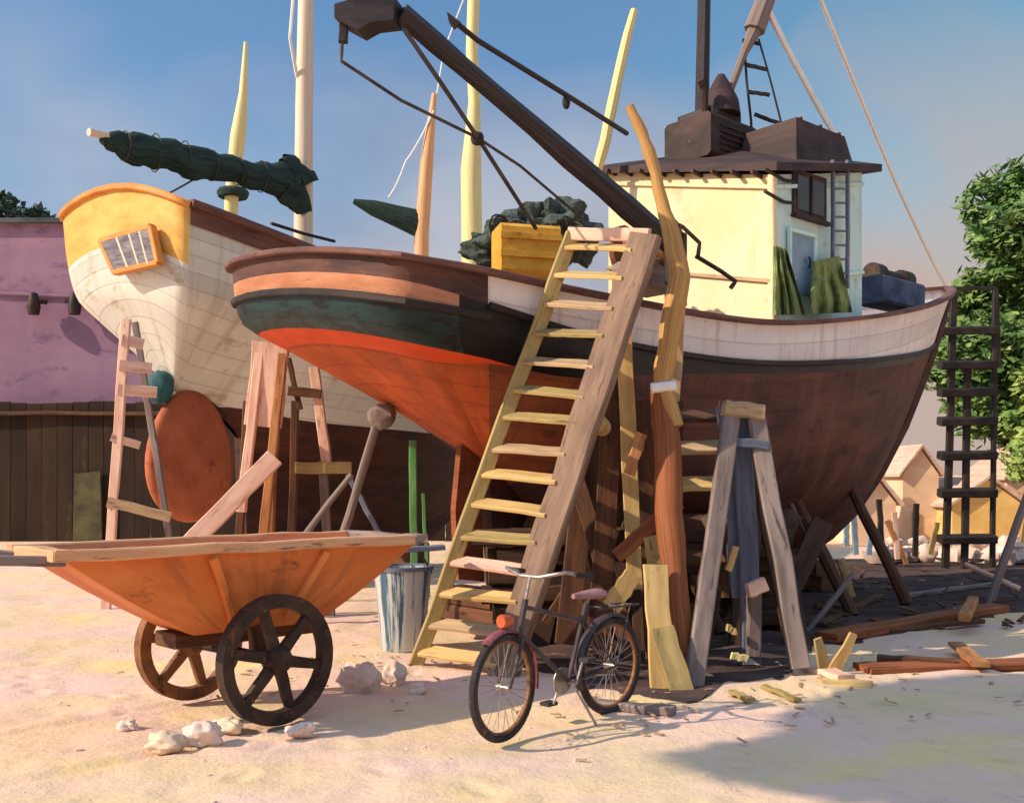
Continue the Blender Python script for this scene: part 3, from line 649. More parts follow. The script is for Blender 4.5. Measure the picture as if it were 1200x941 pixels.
MB().blob(W(560, 163, 8.8), (.06, .05, .06)).build('pulley', 'black', boom)
rope('topping_lift', [W(528, 22, 9), W(560, 48, 9.2), W(664, 112, 9.7), W(735, 157, 10.4)], .025, 'boom', boom, .0, 4)
MB().blob(W(664, 120, 9.7), (.04, .04, .07)).build('pulley', 'black', boom)
MB().poly([W(524, 16, 9), W(540, 28, 9), W(532, 34, 9), W(526, 26, 9)], V(0, .06, 0)).build('pulley', 'black', boom)
# bent iron pipes over the side by the ladder head
rope('davit', [W(778, 256, 9.6), W(800, 266, 9.6), W(820, 285, 9.6), W(818, 300, 9.5)], .02, 'iron', boatA, 0, 3)
rope('davit', [W(815, 300, 9.8), W(845, 318, 9.8), W(862, 330, 9.7), W(856, 338, 9.7)], .022, 'iron', boatA, 0, 3)
for (tx0, ty0, tx1, ty1), (bx0, by0, bx1, by1), lb_ in (((908, 288, 922, 292), (907, 369, 944, 369), 'olive green cloth hanging at the near corner of the deckhouse'), ((954, 306, 984, 300), (950, 368, 999, 366), 'olive green cloth hanging below the thin ladder of the deckhouse')):
    cl = MB(); vs = []; fs = []; NN = 26
    for i in range(NN+1):
        for j in range(NN+1):
            u, v = i/NN, j/NN; px = lerp(lerp(tx0, tx1, u), lerp(bx0, bx1, u), v); py = lerp(lerp(ty0, ty1, u), lerp(by0, by1, u), v)
            fold = .05*math.sin(u*19+2*noise.noise(V(u*2, v*2, tx0)))*(.3+v)+.06*noise.noise(V(u*4, v*3, tx0*.1))
            vs.append(on_side(px, py, .20+.12*v+fold))
    for i in range(NN):
        for j in range(NN): fs.append([i*(NN+1)+j, (i+1)*(NN+1)+j, (i+1)*(NN+1)+j+1, i*(NN+1)+j+1])
    k_ = len(vs); vs += [p-nA*.02 for p in vs]; fs += [[x+k_ for x in f] for f in fs]
    cl.add(vs, fs); tag(cl.build('tarpaulin', 'olivecloth', smooth=70), lb_, 'tarpaulin')
# winch drum under the boom, foredeck gear
wd_ = thing('deck_winch', W(742, 330, 10.4), 'rusty deck winch standing on the rail at the head of the big ladder', 'winch')
MB().lathe(W(758, 290, 10.2), [(.0, -.3), (.26, -.3), (.26, -.24), (.17, -.2), (.17, .2), (.26, .24), (.26, .3), (0, .3)], axis=(.8, -.6, 0), n=18).build('drum', 'iron_brown', wd_)
MB().box(W(758, 325, 10.2), (.5, .5, .3), (aA, nA, V(0, 0, 1))).build('base', 'wood_grey', wd_)
pn = thing('windlass', A.w(10.2, .4, 4.5), 'dark blue anchor windlass on the foredeck close to the bow', 'windlass')
c0 = A.w(10.0, .35, 4.62)
MB().box(c0+V(0, 0, .02), (1.3, .5, .42), (aA, nA, V(0, 0, 1))).build('housing', 'blue_gear', pn)
MB().lathe(c0+V(0, 0, .3), [(0, -.55), (.16, -.55), (.16, -.3), (.1, -.25), (.1, .25), (.16, .3), (.16, .55), (0, .55)], axis=aA, n=14).build('drum', 'iron', pn)
MB().tube([c0+aA*.75+V(0, 0, -.3), c0+aA*.75+V(0, 0, .38)], .05).build('bollard', 'iron', pn)

# yellow crate and heap of nets on the after deck
cp = W(616, 292, 11.3)
cr = thing('fish_crate', cp-V(0, 0, .3), 'yellow fish crate on the after deck of the fishing boat', 'crate')
MB().box(cp+V(0, 0, -.05), (.68, .5, .55), (V(.97, .24, 0), V(-.24, .97, 0), V(0, 0, 1))).build('crate_body', 'yellow_box', cr)
for z in (-.12, .08): MB().box(cp+V(.06, -.265, z), (.7, .03, .07), (V(.97, .24, 0), V(-.24, .97, 0), V(0, 0, 1))).build('rib', 'yellow_box', cr)
net = MB()
for i, (px, py, r) in enumerate(((585, 282, .26), (618, 268, .3), (650, 262, .34), (668, 272, .26), (600, 272, .22), (635, 255, .2))):
    net.blob(W(px, py+8, 12.2), (r*1.2, r, r*.9), n=30, amp=.9, seed=i+2)
tag(net.build('fishing_net', 'net'), 'heap of dark green fishing net piled behind the yellow crate', 'net')
rq = random.Random(4); rp_ = MB()
for i in range(9):
    cx_, r0_ = rq.uniform(575, 668), rq.uniform(.12, .3); c_ = W(cx_, rq.uniform(262, 282), 11.85)
    rp_.tube([c_+V(math.cos(a)*r0_, -.08-.06*math.sin(3*a), math.sin(a)*r0_*.55+.04*math.sin(2*a+i)) for a in [2*math.pi*q/22 for q in range(22)]], .013, sides=5, closed=True)
tag(rp_.build('net_rope', 'rope', loc=W(620, 280, 11.8)), 'tangled brown rope thrown over the green net heap', 'rope')

# ---- the white yacht at the left
B = Hull(S=(-5.44, 14.0), th=58,
    plan=[(0, 1.36), (.6, 1.46), (2.4, 1.72), (5, 1.9), (7.5, 1.6), (9.5, .9), (11, .05)],
    sheer=[(-.6, 5.42), (0, 5.40), (1.2, 5.26), (2.4, 5.12), (5, 5.0), (8, 5.15), (11, 5.6)],
    keel=[(.85, 2.95), (1.6, 2.7), (2.2, 2.2), (3, 1.4), (4, .85), (6, .65), (8, 1.0), (9.4, 2.2), (10.4, 3.8), (11, 5.4)],
    roll=.07, apex=(.85, 2.95, .16), crown=.3,
    prof_t=[(0, 0), (.2, .34), (.4, .7), (.5, .86), (.7, .95), (1, 1)],
    prof_m=[(0, .03), (.15, .22), (.35, .5), (.6, .85), (.8, .97), (1, 1)],
    prof_b=[(0, .02), (.3, .3), (.6, .6), (1, 1)], bow=(5, 10), s0=0, s1=11)
boatB = thing('sailing_yacht', B.w(4, 0, 0), 'white sailing yacht with ochre stern, small stern window and rust red rudder', 'boat')
NB = len(B.cols)-1; ipb, itb = B.i_port, B.i_star
wl = lambda ci: max(.2, B.zs(B.cols[ci][0], B.cols[ci][1])-table([(0, 2.2), (1.5, 2.75), (3, 2.62), (11, 2.5)], B.cols[ci][0]))
oc = lambda ci: .80
B.strip('transom', 'ochre', boatB, ipb, itb, z0, oc, 6)
B.strip('counter', 'white_hull', boatB, ipb, itb, oc, full, 18)
B.strip('topside', 'white_hull', boatB, itb, NB, z0, wl, 18)
B.strip('topside', 'white_hull', boatB, 0, ipb, z0, wl, 18)
B.strip('bottom', 'keelbrown', boatB, itb, NB, wl, full, 14)
B.strip('bottom', 'keelbrown', boatB, 0, ipb, wl, full, 14)
B.strake('transom_moulding', 'ochre_trim', boatB, ipb, itb, .02, .12, .09)
B.strake('cap_rail', 'rail_brown', boatB, itb, NB, -.02, .2, .10)
B.strake('cap_rail', 'rail_brown', boatB, 0, ipb, -.02, .2, .10)
B.strip('bulwark_panel', 'rail_brown', boatB, itb, NB, lambda c: .03, lambda c: .28, 2, push=.02)
B.deck('deck', 'deck', boatB, .3)
mb = MB(); mb.poly([B.w(s, 0, z) for s, z in [(.9, 2.9), (2.1, 2.5), (2.2, .45), (7, .45), (9, 1.5), (9, 2.4), (6, 1.2), (3.2, 1.5), (2.4, 2.4), (1.6, 2.85)]], B.n*.2); mb.build('keel', 'keelbrown', boatB)
# rudder: rounded plate hinged under the counter
mb = MB(); rc = B.w(1.12, 0.05, 2.0); ring = []; nR = 40
rl = MB(); vs = []; fs = []
outl = []
for i in range(nR):
    an = 2*math.pi*i/nR; outl.append((.78*math.cos(an)*(1-.16*math.sin(an)), 1.0*math.sin(an)))
for k_, (sc_, off_) in enumerate(((.86, .11), (.96, .075), (1, .0), (.96, -.075), (.86, -.11))):
    for (x, z) in outl: vs.append(rc+B.a*(x*sc_)+V(0, 0, z*sc_)+B.n*off_)
for k_ in range(4):
    for i in range(nR): fs.append([k_*nR+i, k_*nR+(i+1) % nR, (k_+1)*nR+(i+1) % nR, (k_+1)*nR+i])
fs.append(list(range(nR))); fs.append([4*nR+i for i in range(nR)][::-1]); rl.add(vs, fs); rl.build('rudder', 'rudder', boatB, smooth=50)
mb = MB(); mb.blob(B.w(.62, 0, 2.98), (.2, .17, .24), amp=.15); mb.build('rudder_head', 'teal', boatB)
# stern window
tcn = B.w(-.17, .12, 4.92)
def on_tr(px, py, out):                   # point on the transom plane
    q = 0; k_ = (px-600)/F
    b = B.S-B.a*(.15+out); q = (k_*b.y-b.x)/(B.n.x-k_*B.n.y); p = b+B.n*q; return V(p.x, p.y, EYE+(HZ-py)/F*p.y)
cr_ = [on_tr(*c_, .07) for c_ in ((119, 283), (178, 266), (187, 308), (136, 320))]
MB().poly(cr_, B.a*.1).build('window', 'pane_grey', boatB)
for i in range(4):
    MB().board(cr_[i], cr_[(i+1) % 4], .075, .11, up=B.a, jit=0, seg=2).build('window_frame', 'ochre_trim', boatB)
for f in (.35, .6, .8):
    MB().board(cr_[0].lerp(cr_[1], f), cr_[3].lerp(cr_[2], f), .035, .11, up=B.a, jit=0, seg=2).build('window_bar', 'mast_white', boatB)
mp_ = V((355-600)/F*17, 17, 0)
MB().tube([mp_+V(0, 0, 4.9), mp_+V(.02, 0, 8), mp_+V(.08, 0, 11.5)], [.17, .15, .12], sides=12, seg=3).build('mast', 'mast_white', boatB)
be = W(104, 155, 13.6); bm_ = W(352, 212, 16.8)
bo = MB().tube([be, bm_], [.055, .08], sides=8).build('boom', 'mast_white', boatB)
pts = []; scs = []
for i, (f, r1, r2) in enumerate([(.05, .04, .05), (.09, .09, .14), (.18, .13, .24), (.3, .15, .22), (.45, .15, .26), (.6, .14, .2), (.75, .14, .22), (.88, .16, .28), (.94, .18, .42), (.985, .14, .52), (1.0, .08, .40)]):
    pts.append(be.lerp(bm_, f)+V(0, 0, -.08+(.02 if i % 2 else -.02))); scs.append((r1, r2))
pp, ss = [], []
for i in range(49):
    f = i/48*(len(pts)-1); k_ = min(int(f), len(pts)-2); t_ = f-k_; w_ = 1+.035*math.sin(i*2.1)+.10*noise.noise(V(i*.9, 0, 0))
    pp.append(pts[k_].lerp(pts[k_+1], t_)+V(0, 0, .02*math.sin(i*1.3))); ss.append((lerp(scs[k_][0], scs[k_+1][0], t_)*w_, lerp(scs[k_][1], scs[k_+1][1], t_)*w_))
pts, scs = pp, ss
sc_ = MB(); sc_.sweep(pts, [(math.cos(2*math.pi*j/14)*(1+.08*math.sin(3*j)), math.sin(2*math.pi*j/14)) for j in range(14)], scales=scs); sc_.build('sail_cover', 'sailcover', bo)
for f in (.14, .27, .4, .53, .66, .78):
    c_ = be.lerp(bm_, f)+V(0, 0, -.08); ax1 = (bm_-be).normalized(); e1 = ax1.orthogonal().normalized(); e2 = ax1.cross(e1); zz = table([(.05, .05), (.18, .25), (.45, .27), (.6, .21), (.88, .29)], f)
    MB().tube([c_+V(ax1.y, -ax1.x, 0)*(.155*math.cos(a))+V(0, 0, 1)*(zz*math.sin(a)) for a in [2*math.pi*q/16 for q in range(16)]], .009, sides=5, closed=True).build('sail_tie', 'rope', bo)
rope('mainsheet', [be.lerp(bm_, .5)+V(0, 0, -.2), B.w(.4, 0, 5.6)], .015, 'rope', boatB, .02)
rope('backstay', [W(345, -15, 16.5), W(340, 45, 16.6), W(348, 90, 16.9)], .03, 'rope_white', boatB, .0)
rope('rail_line', [W(318, 262, 14.6), W(356, 274, 15.2), W(392, 283, 15.8)], .025, 'black', boatB, .0)

# ------------------------------------------------------------------ masts beyond
def far_mast(name, label, pts, radii, Y, m, group='masts standing beyond the boats'):
    t = thing(name, GX(pts[0][0], Y), label, 'mast', group)
    P = [GX(pts[0][0], Y)]+[W(x, y, Y) for x, y in pts]
    MB().tube(P, [radii[0]]+radii, sides=10, seg=3).build('pole', m, t); return t
t = far_mast('boat_mast', 'short yellow mast with green tip behind the boom of the white yacht', [(271, 235), (279, 160), (285, 110), (288, 50)], [.22, .25, .14, .06], 31, 'mast_yellow')
MB().lathe(W(273, 226, 31), [(0, -.15), (.45, -.15), (.5, 0), (.45, .09), (0, .09)], n=10).build('collar', 'sailcover', t)
t = far_mast('boat_mast', 'peach coloured mast carrying a small dark boom, beyond the stern of the fishing boat', [(494, 275), (500, 190), (509, 110)], [.21, .19, .07], 28.5, 'mast_peach')
a_, b_ = W(414, 236, 28), W(490, 262, 28.5)
mb = MB(); mb.sweep([a_, a_.lerp(b_, .3), a_.lerp(b_, .7), b_], [(math.cos(2*math.pi*j/10), math.sin(2*math.pi*j/10)) for j in range(10)], scales=[(.05, .07), (.12, .23), (.16, .32), (.18, .4)]); mb.build('furled_sail', 'sailcover', t)
rope('halyard', [W(508, 130, 28.4), W(475, 190, 28.3), W(455, 232, 28.3)], .025, 'rope_white', t, .1)
rope('halyard', [W(512, 110, 28.4), W(520, 60, 28.4), W(545, -5, 28.4)], .02, 'rope_white', t, 0)
t = far_mast('boat_mast', 'tall pale yellow mast reaching out of the picture top', [(553, 290), (552, 200), (556, 120), (553, 60), (556, -30)], [.29, .29, .17, .17, .17], 28, 'mast_yellow')

# ------------------------------------------------------------------ shed and fence at the back left
sh = thing('shed', (-14, 31, 0), 'big purple boat shed behind the dark tarred fence', 'building')
x0, x1 = (-260-600)/F*30, (262-600)/F*30; ztop = EYE+(HZ-262)/F*30
mb = MB(); mb.add([(x0, 30, 0), (x1, 30, 0), (x1, 30, ztop), (x0, 30, ztop)], [[0, 1, 2, 3]], [[(x0, 0), (x1, 0), (x1, ztop), (x0, ztop)]])
mb.add([(x1, 30, 0), (x1, 42, 0), (x1, 42, ztop), (x1, 30, ztop)], [[0, 1, 2, 3]], [[(0, 0), (12, 0), (12, ztop), (0, ztop)]])
mb.add([(x0, 42, 0), (x1, 42, 0), (x1, 42, ztop), (x0, 42, ztop)], [[0, 1, 2, 3]]); mb.build('wall', 'purple_wall', sh, smooth=0)
mb = MB(); mb.add([(x0, 29.8, ztop-.02), (x1+.2, 29.8, ztop-.02), (x1+.2, 36, ztop+.9), (x0, 36, ztop+.9), (x1+.2, 42.2, ztop-.02), (x0, 42.2, ztop-.02), (x0, 29.8, ztop+.12), (x1+.2, 29.8, ztop+.12), (x1+.2, 36, ztop+1.04), (x0, 36, ztop+1.04), (x1+.2, 42.2, ztop+.12), (x0, 42.2, ztop+.12)],
    [[0, 1, 2, 3], [3, 2, 4, 5], [6, 7, 8, 9], [9, 8, 10, 11], [0, 1, 7, 6], [1, 2, 8, 7], [2, 4, 10, 8]]); mb.build('roof', 'roof_shed', sh, smooth=0)
MB().board(W(-10, 343, 29.93), W(135, 349, 29.93), .06, .08, jit=0).build('ledge', 'purple_wall', sh)
for i, (px, w_) in enumerate(((44, 18), (100, 50))):
    b = W(px, 352, 29.6); mb = MB(); s_ = w_/F*30/2
    mb.board(b+V(-s_, .1, 0), b+V(s_, .1, -.05), .1, .12, jit=.02); mb.lathe(b+V(-s_*.5, 0, -.1), [(0, .35), (.12, .3), (.2, -.1), (.16, -.32), (0, -.32)], n=10)
    if i: mb.tube([b+V(s_*.5, 0, 0), b+V(s_, -.1, -.35)], .07)
    tag(mb.build('wall_lamp', 'iron', smooth=40), ('dark lamp on the purple shed wall, nearer its left end', 'dark lamp with a long bracket on the purple shed beside the yacht stern')[i], 'lamp', 'lamps on the purple shed')
fn = thing('tarred_fence', (-8, 27, 0), 'long dark brown tarred board fence closing the yard behind the boats', 'fence')
x0, x1 = -27, (965-600)/F*27
n_ = int((x1-x0)/.42); mb = MB()
for i in range(n_):
    x = x0+i*.42; h = 3.75+.12*noise.noise(V(x*.6, 0, 0))+rnd.uniform(-.05, .05)
    if i*.42+x0 > (480-600)/F*27: h -= .55
    vs = [(x+.01, 27+rnd.uniform(-.02, .02), 0), (x+.41, 27+rnd.uniform(-.02, .02), 0), (x+.41, 27.0, h), (x+.01, 27.0, h)]
    vs += [(a, b+.05, c) for a, b, c in vs]; r = i*3.7
    mb.add(vs, [[0, 1, 2, 3], [7, 6, 5, 4], [3, 2, 6, 7], [0, 3, 7, 4], [1, 5, 6, 2]], [[(r, 0), (r+.4, 0), (r+.4, h), (r, h)]]+[[(0, 0)]*4]*4)
mb.build('board_panel', 'tar_wall', fn, smooth=0)
MB().board((x0, 26.9, 3.45), ((480-600)/F*27, 26.9, 3.45), .14, .1, jit=.02, seg=20).build('top_rail', 'wood_dark', fn)
MB().poly([W(88, 555, 26.9), W(118, 552, 26.9), W(120, 632, 26.9), W(86, 634, 26.9)], V(0, .1, 0)).build('door', 'shutter', fn)


# ------------------------------------------------------------------ ladders and trestles
def prop(px0, py0, px1, py1, Y0, Y1, wdt, thk, m, label, cat='timber', name='timber_prop', group=None, up=(0, -1, 0), round_=False, jit=.008, seg=6):
    a = W(px0, py0, Y0); b = W(px1, py1, Y1)
    mb = MB()
    if round_: mb.tube([a, b], [wdt/2, wdt/2*.8], sides=9, seg=seg, jit=jit)
    else: mb.board(a, b, wdt, thk, up=up, jit=jit, seg=seg)
    return tag(mb.build(name, m), label, cat, group)
def gY(py): return F*EYE/(py-HZ)

# the big leaning ladder
lt = thing('step_ladder', W(530, 782, 8.65), 'long wooden ladder with flat treads leaning up to the rail of the fishing boat', 'ladder')
L0, L1 = W(486, 784, 8.75), W(671, 274, 9.0)
R0, R1 = W(588, 770, 8.25), W(757, 276, 8.45)
L0.z = -.02; R0.z = -.02
MB().board(L0, L1, .13, .07, up=(.2, -1, 0), seg=9, jit=.01).build('stringer', 'wood_olive', lt)
MB().board(R0, R1, .27, .10, up=(-.55, -.83, 0), seg=9, jit=.01).build('stringer', 'wood_umber', lt)
tm = ['wood_yellow', 'wood_tan', 'wood_yellow', 'wood_pink', 'wood_olive', 'wood_yellow', 'wood_yellow', 'wood_tan', 'wood_olive', 'wood_olive', 'wood_tan', 'wood_olive', 'wood_tan', 'wood_yellow', 'wood_yellow']
for i in range(15):
    f = (i+.55)/15.0; a = L0.lerp(L1, f); b = R0.lerp(R1, f)
    a = a+V(0, .0, rnd.uniform(-.02, .02)); b = b+V(0, 0, rnd.uniform(-.02, .02))
    MB().board(a.lerp(b, .03), a.lerp(b, .93), .16, .035, up=(0, -.45, .9), seg=3, jit=.006).build('tread', tm[i], lt)
MB().board(L1+V(-.03, 0, 0), R1+V(.03, 0, 0), .05, .11, up=(0, -.2, 1), seg=3).build('top_tread', 'wood_pink', lt)

# tall crooked pole, lashed to the lower post
tp = thing('crooked_pole', W(800, 806, 8.0), 'tall crooked tree pole in two spliced lengths beside the big ladder', 'pole')
P = [(792, 500, 8.6), (776, 450, 8.7), (786, 385, 8.75), (797, 325, 8.8), (788, 280, 8.85), (775, 235, 8.9), (765, 190, 8.9), (752, 155, 8.9), (738, 125, 8.9)]
MB().tube([W(*p) for p in P], [.07, .085, .10, .10, .085, .055, .055, .05, .04], sides=10, seg=3, jit=.005).build('upper_pole', 'wood_honey', tp)
P = [(803, 812, 8.0), (792, 700, 8.2), (785, 600, 8.4), (782, 520, 8.6), (776, 452, 8.75)]
MB().tube([W(*p) for p in P], [.10, .11, .12, .12, .11], sides=9, seg=3, jit=.008).build('lower_post', 'wood_brown', tp)
MB().tube([W(763, 455, 8.62), W(792, 452, 8.62)], .045, sides=8).build('lashing', 'rope_white', tp)
prop(798, 330, 788, 470, 8.9, 8.9, .12, .05, 'wood_tan', 'short pale slat held to the crooked pole over the bulwark', name='slat')

# scaffold of leaning planks under the hull by the ladder foot
G2 = 'planks leaning under the hull by the ladder'
prop(744, 690, 731, 386, 9.0, 9.05, .14, .04, 'wood_yellow', 'bright yellow plank standing on end under the white bulwark', group=G2, name='plank')
prop(737, 556, 752, 508, 8.7, 8.7, .1, .05, 'wood_warm', 'short orange brown offcut wedged halfway up the planks', name='plank')
prop(700, 760, 724, 400, 9.0, 9.2, .2, .05, 'wood_dark', 'broad dark plank leaning just right of the big ladder', group=G2, name='plank')
prop(664, 755, 690, 500, 9.2, 9.6, .22, .05, 'wood_dark', 'dark plank half hidden behind the treads of the big ladder', group=G2, name='plank')
prop(742, 770, 668, 540, 8.9, 9.4, .16, .05, 'wood_dark', 'dark plank tilting left behind the bicycle saddle', group=G2, name='plank')
prop(770, 775, 748, 470, 9.1, 9.2, .2, .06, 'wood_dark', 'wide dark brown plank behind the crooked pole', group=G2, name='plank')
prop(722, 652, 796, 588, 8.6, 8.6, .13, .05, 'wood_brown', 'reddish brown cross brace nailed to the foot of the crooked pole', name='cross_brace')
prop(640, 730, 780, 520, 9.5, 9.7, .1, .05, 'wood_dark', 'thin dark diagonal brace deep under the hull', name='cross_brace')
prop(716, 712, 742, 672, 8.4, 8.4, .16, .04, 'wood_yellow', 'small yellow board end beside the rear bicycle wheel', name='board', up=(.2, -1, .1))
prop(770, 664, 764, 628, 8.5, 8.5, .15, .04, 'wood_olive', 'rounded pale board end above the two yellow boards', name='board')
prop(778, 818, 768, 662, 7.75, 8.1, .20, .035, 'wood_yellow', 'largest yellow board propped against the crooked pole', name='board', up=(.15, -1, .2))
prop(800, 812, 776, 735, 7.7, 7.9, .19, .03, 'wood_olive', 'dull yellow board in front of the largest one', name='board', up=(.15, -1, .2))
tag(MB().lathe(W(698, 495, 8.7), [(0, -.3), (.08, -.3), (.09, 0), (.07, .02), (0, .02)], axis=(-.3, -1, .1), n=12).build('log_end', 'wood_yellow'), 'round sawn log end showing right of the big ladder', 'log')

sk = thing('added_timber_stack', V(1.6, 11.4, 0), 'dark stack of timber added to deepen the shade under the hull', 'timber stack')  # pile added to darken the space under the hull
rs0 = random.Random(3)
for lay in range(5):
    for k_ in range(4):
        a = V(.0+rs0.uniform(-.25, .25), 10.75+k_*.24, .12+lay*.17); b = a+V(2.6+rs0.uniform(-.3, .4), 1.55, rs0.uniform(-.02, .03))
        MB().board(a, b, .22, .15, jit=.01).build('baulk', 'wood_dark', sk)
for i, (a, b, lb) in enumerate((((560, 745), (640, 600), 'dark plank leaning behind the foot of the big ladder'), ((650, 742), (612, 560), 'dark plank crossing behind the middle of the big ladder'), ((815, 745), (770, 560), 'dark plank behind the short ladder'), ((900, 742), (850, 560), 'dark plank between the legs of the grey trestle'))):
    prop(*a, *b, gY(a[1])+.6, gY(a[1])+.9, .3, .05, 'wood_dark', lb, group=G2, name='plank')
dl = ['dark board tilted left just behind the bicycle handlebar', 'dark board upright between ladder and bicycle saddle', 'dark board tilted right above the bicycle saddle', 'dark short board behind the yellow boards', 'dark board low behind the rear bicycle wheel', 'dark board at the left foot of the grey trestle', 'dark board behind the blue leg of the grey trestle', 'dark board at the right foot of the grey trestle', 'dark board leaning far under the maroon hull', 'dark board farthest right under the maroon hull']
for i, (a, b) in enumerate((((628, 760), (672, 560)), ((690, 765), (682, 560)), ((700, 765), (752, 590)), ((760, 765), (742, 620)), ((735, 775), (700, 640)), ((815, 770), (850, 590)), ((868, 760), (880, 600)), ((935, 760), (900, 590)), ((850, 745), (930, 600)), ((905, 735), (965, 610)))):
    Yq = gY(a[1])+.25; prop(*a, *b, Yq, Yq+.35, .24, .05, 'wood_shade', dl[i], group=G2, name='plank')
for k_, (X_, Y_, L_, lb_) in enumerate(((2.0, 10.9, 1.9, 'dark low heap of beams added behind the grey trestle to deepen the shade'), (.55, 10.0, 1.5, 'dark low heap of beams added behind the bicycle to deepen the shade'))):
    hp2 = thing('added_beam_heap', V(X_, Y_, 0), lb_, 'timber heap')  # heaps added to carry the darkness further under the hull
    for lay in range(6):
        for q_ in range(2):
            a = V(X_-L_*.5+rs0.uniform(-.2, .2), Y_+q_*.25-.15*lay/6, .1+lay*.19); MB().board(a, a+V(L_, rs0.uniform(-.1, .25), rs0.uniform(-.05, .05)), .24, .17, jit=.01).build('added_beam', 'wood_shade', hp2)
# steps stored behind the trestle
st = thing('step_ladder', W(820, 790, 9.2), 'short ladder with pale treads between the crooked pole and the grey trestle', 'ladder')
for x0, x1 in ((792, 797), (850, 846)):
    MB().board(W(x0, 700, 9.2), W(x1, 470, 9.3), .07, .05, up=(0, -1, 0)).build('stringer', 'wood_dark', st)
for i, (y, m_) in enumerate(((488, 'wood_dark'), (525, 'wood_tan'), (568, 'wood_yellow'), (612, 'wood_dark'), (655, 'wood_dark'))):
    MB().board(W(794, y, 9.15), W(848, y-2, 9.15), .2, .05, up=(0, -.5, .87), seg=3).build('tread', m_, st)
prop(838, 628, 826, 604, 8.7, 8.7, .10, .03, 'wood_yellow', 'bright chip of wood hanging on the short ladder', name='board')

# grey A trestle to its right
tr = thing('trestle', W(875, 790, 8.4), 'tall grey splay legged trestle shoring the starboard side', 'trestle')
MB().board(W(812, 806, 7.85), W(858, 478, 8.8), .15, .09, up=(0, -1, 0), jit=.012).build('leg', 'wood_grey', tr)
MB().board(W(880, 778, 8.75), W(868, 478, 8.9), .17, .09, up=(0, -1, 0), jit=.012).build('leg', 'wood_blue', tr)
MB().board(W(938, 783, 8.3), W(884, 478, 8.8), .16, .09, up=(0, -1, 0), jit=.012).build('leg', 'wood_grey', tr)
MB().board(W(866, 700, 8.9), W(848, 476, 9.0), .13, .09, up=(0, -1, 0), jit=.012).build('leg', 'wood_blue', tr)
MB().board(W(848, 478, 8.78), W(894, 484, 8.78), .16, .14, up=(0, 0, 1)).build('cap', 'wood_tan', tr)
MB().board(W(862, 518, 8.68), W(900, 522, 8.68), .06, .08, up=(0, 0, 1)).build('brace', 'wood_blue', tr)
prop(882, 768, 884, 690, 8.7, 8.7, .12, .1, 'wood_grey', 'short upright block under the grey trestle', name='block')
prop(876, 692, 896, 684, 8.5, 8.5, .12, .1, 'wood_pink', 'pale chock lying on the upright block', name='chock')
# bits of sunlit wood and rag in the dark under the trestle
for i, (a, b, c, d_, m_, lb) in enumerate(((853, 668, 862, 640, 'wood_yellow', 'bright yellow splinter upright behind the grey trestle'), (857, 768, 876, 772, 'mast_yellow', 'brightest yellow rag on the ground under the grey trestle'), (852, 735, 862, 740, 'wood_olive', 'tiny pale chip above the yellow rag'))):
    prop(a, b, c, d_, 8.6, 8.6, .06, .04, m_, lb, name='scrap')
# thin poles leaning further right, in the shade
prop(990, 700, 924, 586, 12.2, 12.6, .09, .09, 'wood_grey', 'thin grey pole leaning to the left under the bow', name='pole', round_=True)
prop(945, 742, 1000, 672, 10.8, 11.0, .07, .05, 'wood_grey', 'thin grey lath leaning right on the shaded ground', name='pole', round_=True)
prop(998, 700, 985, 655, 12.5, 12.5, .1, .06, 'wood_olive', 'short olive stake under the bow', name='stake')
prop(1158, 712, 1210, 560, 13.2, 13.4, .12, .12, 'wood_grey', 'forked grey branch leaning in from the right edge', name='branch', round_=True)
prop(1195, 690, 1130, 660, 13.4, 13.6, .08, .08, 'wood_pink', 'thin pinkish branch crossing the forked one', name='branch', round_=True)

# keel blocks and props that carry the boats
for i, s_ in enumerate((1.9, 4.2, 6.5, 8.0)):
    c_ = A.w(s_, 0, .22); c_.z = .22
    mb = MB(); mb.box(c_-V(0, 0, .1), (1.0, .3, .22), (nA, aA, V(0, 0, 1))); mb.box(c_+V(0, 0, .115), (.8, .26, .21), (nA, aA, V(0, 0, 1)))
    tag(mb.build('keel_block', 'wood_dark'), 'stacked dark timbers under the keel of the fishing boat', 'block', 'keel blocks of the fishing boat')
for i, s_ in enumerate((3.0, 6.2)):
    c_ = B.w(s_, 0, .22); c_.z = .22
    tag(MB().box(c_, (1.1, .4, .46), (B.n, B.a, V(0, 0, 1))).build('keel_block', 'wood_dark'), 'dark timber block under the keel of the white yacht', 'block', 'keel blocks of the white yacht')
for i, (s_, q_) in enumerate(((3.6, 1.0), (6.0, 1.1), (7.6, .9))):
    t_ = A.w(s_, q_, 1.7+.18*i); f_ = A.w(s_-.1, q_+1.1, 0); f_.z = 0
    prop_ = MB().tube([f_, t_], [.08, .07], sides=8, seg=5, jit=.012).build('shore', 'wood_dark')
    tag(prop_, ('dark shore nearest the grey trestle', 'dark shore amidships under the maroon bottom', 'dark shore under the turn of the bow')[i], 'shore', 'shores under the fishing boat')

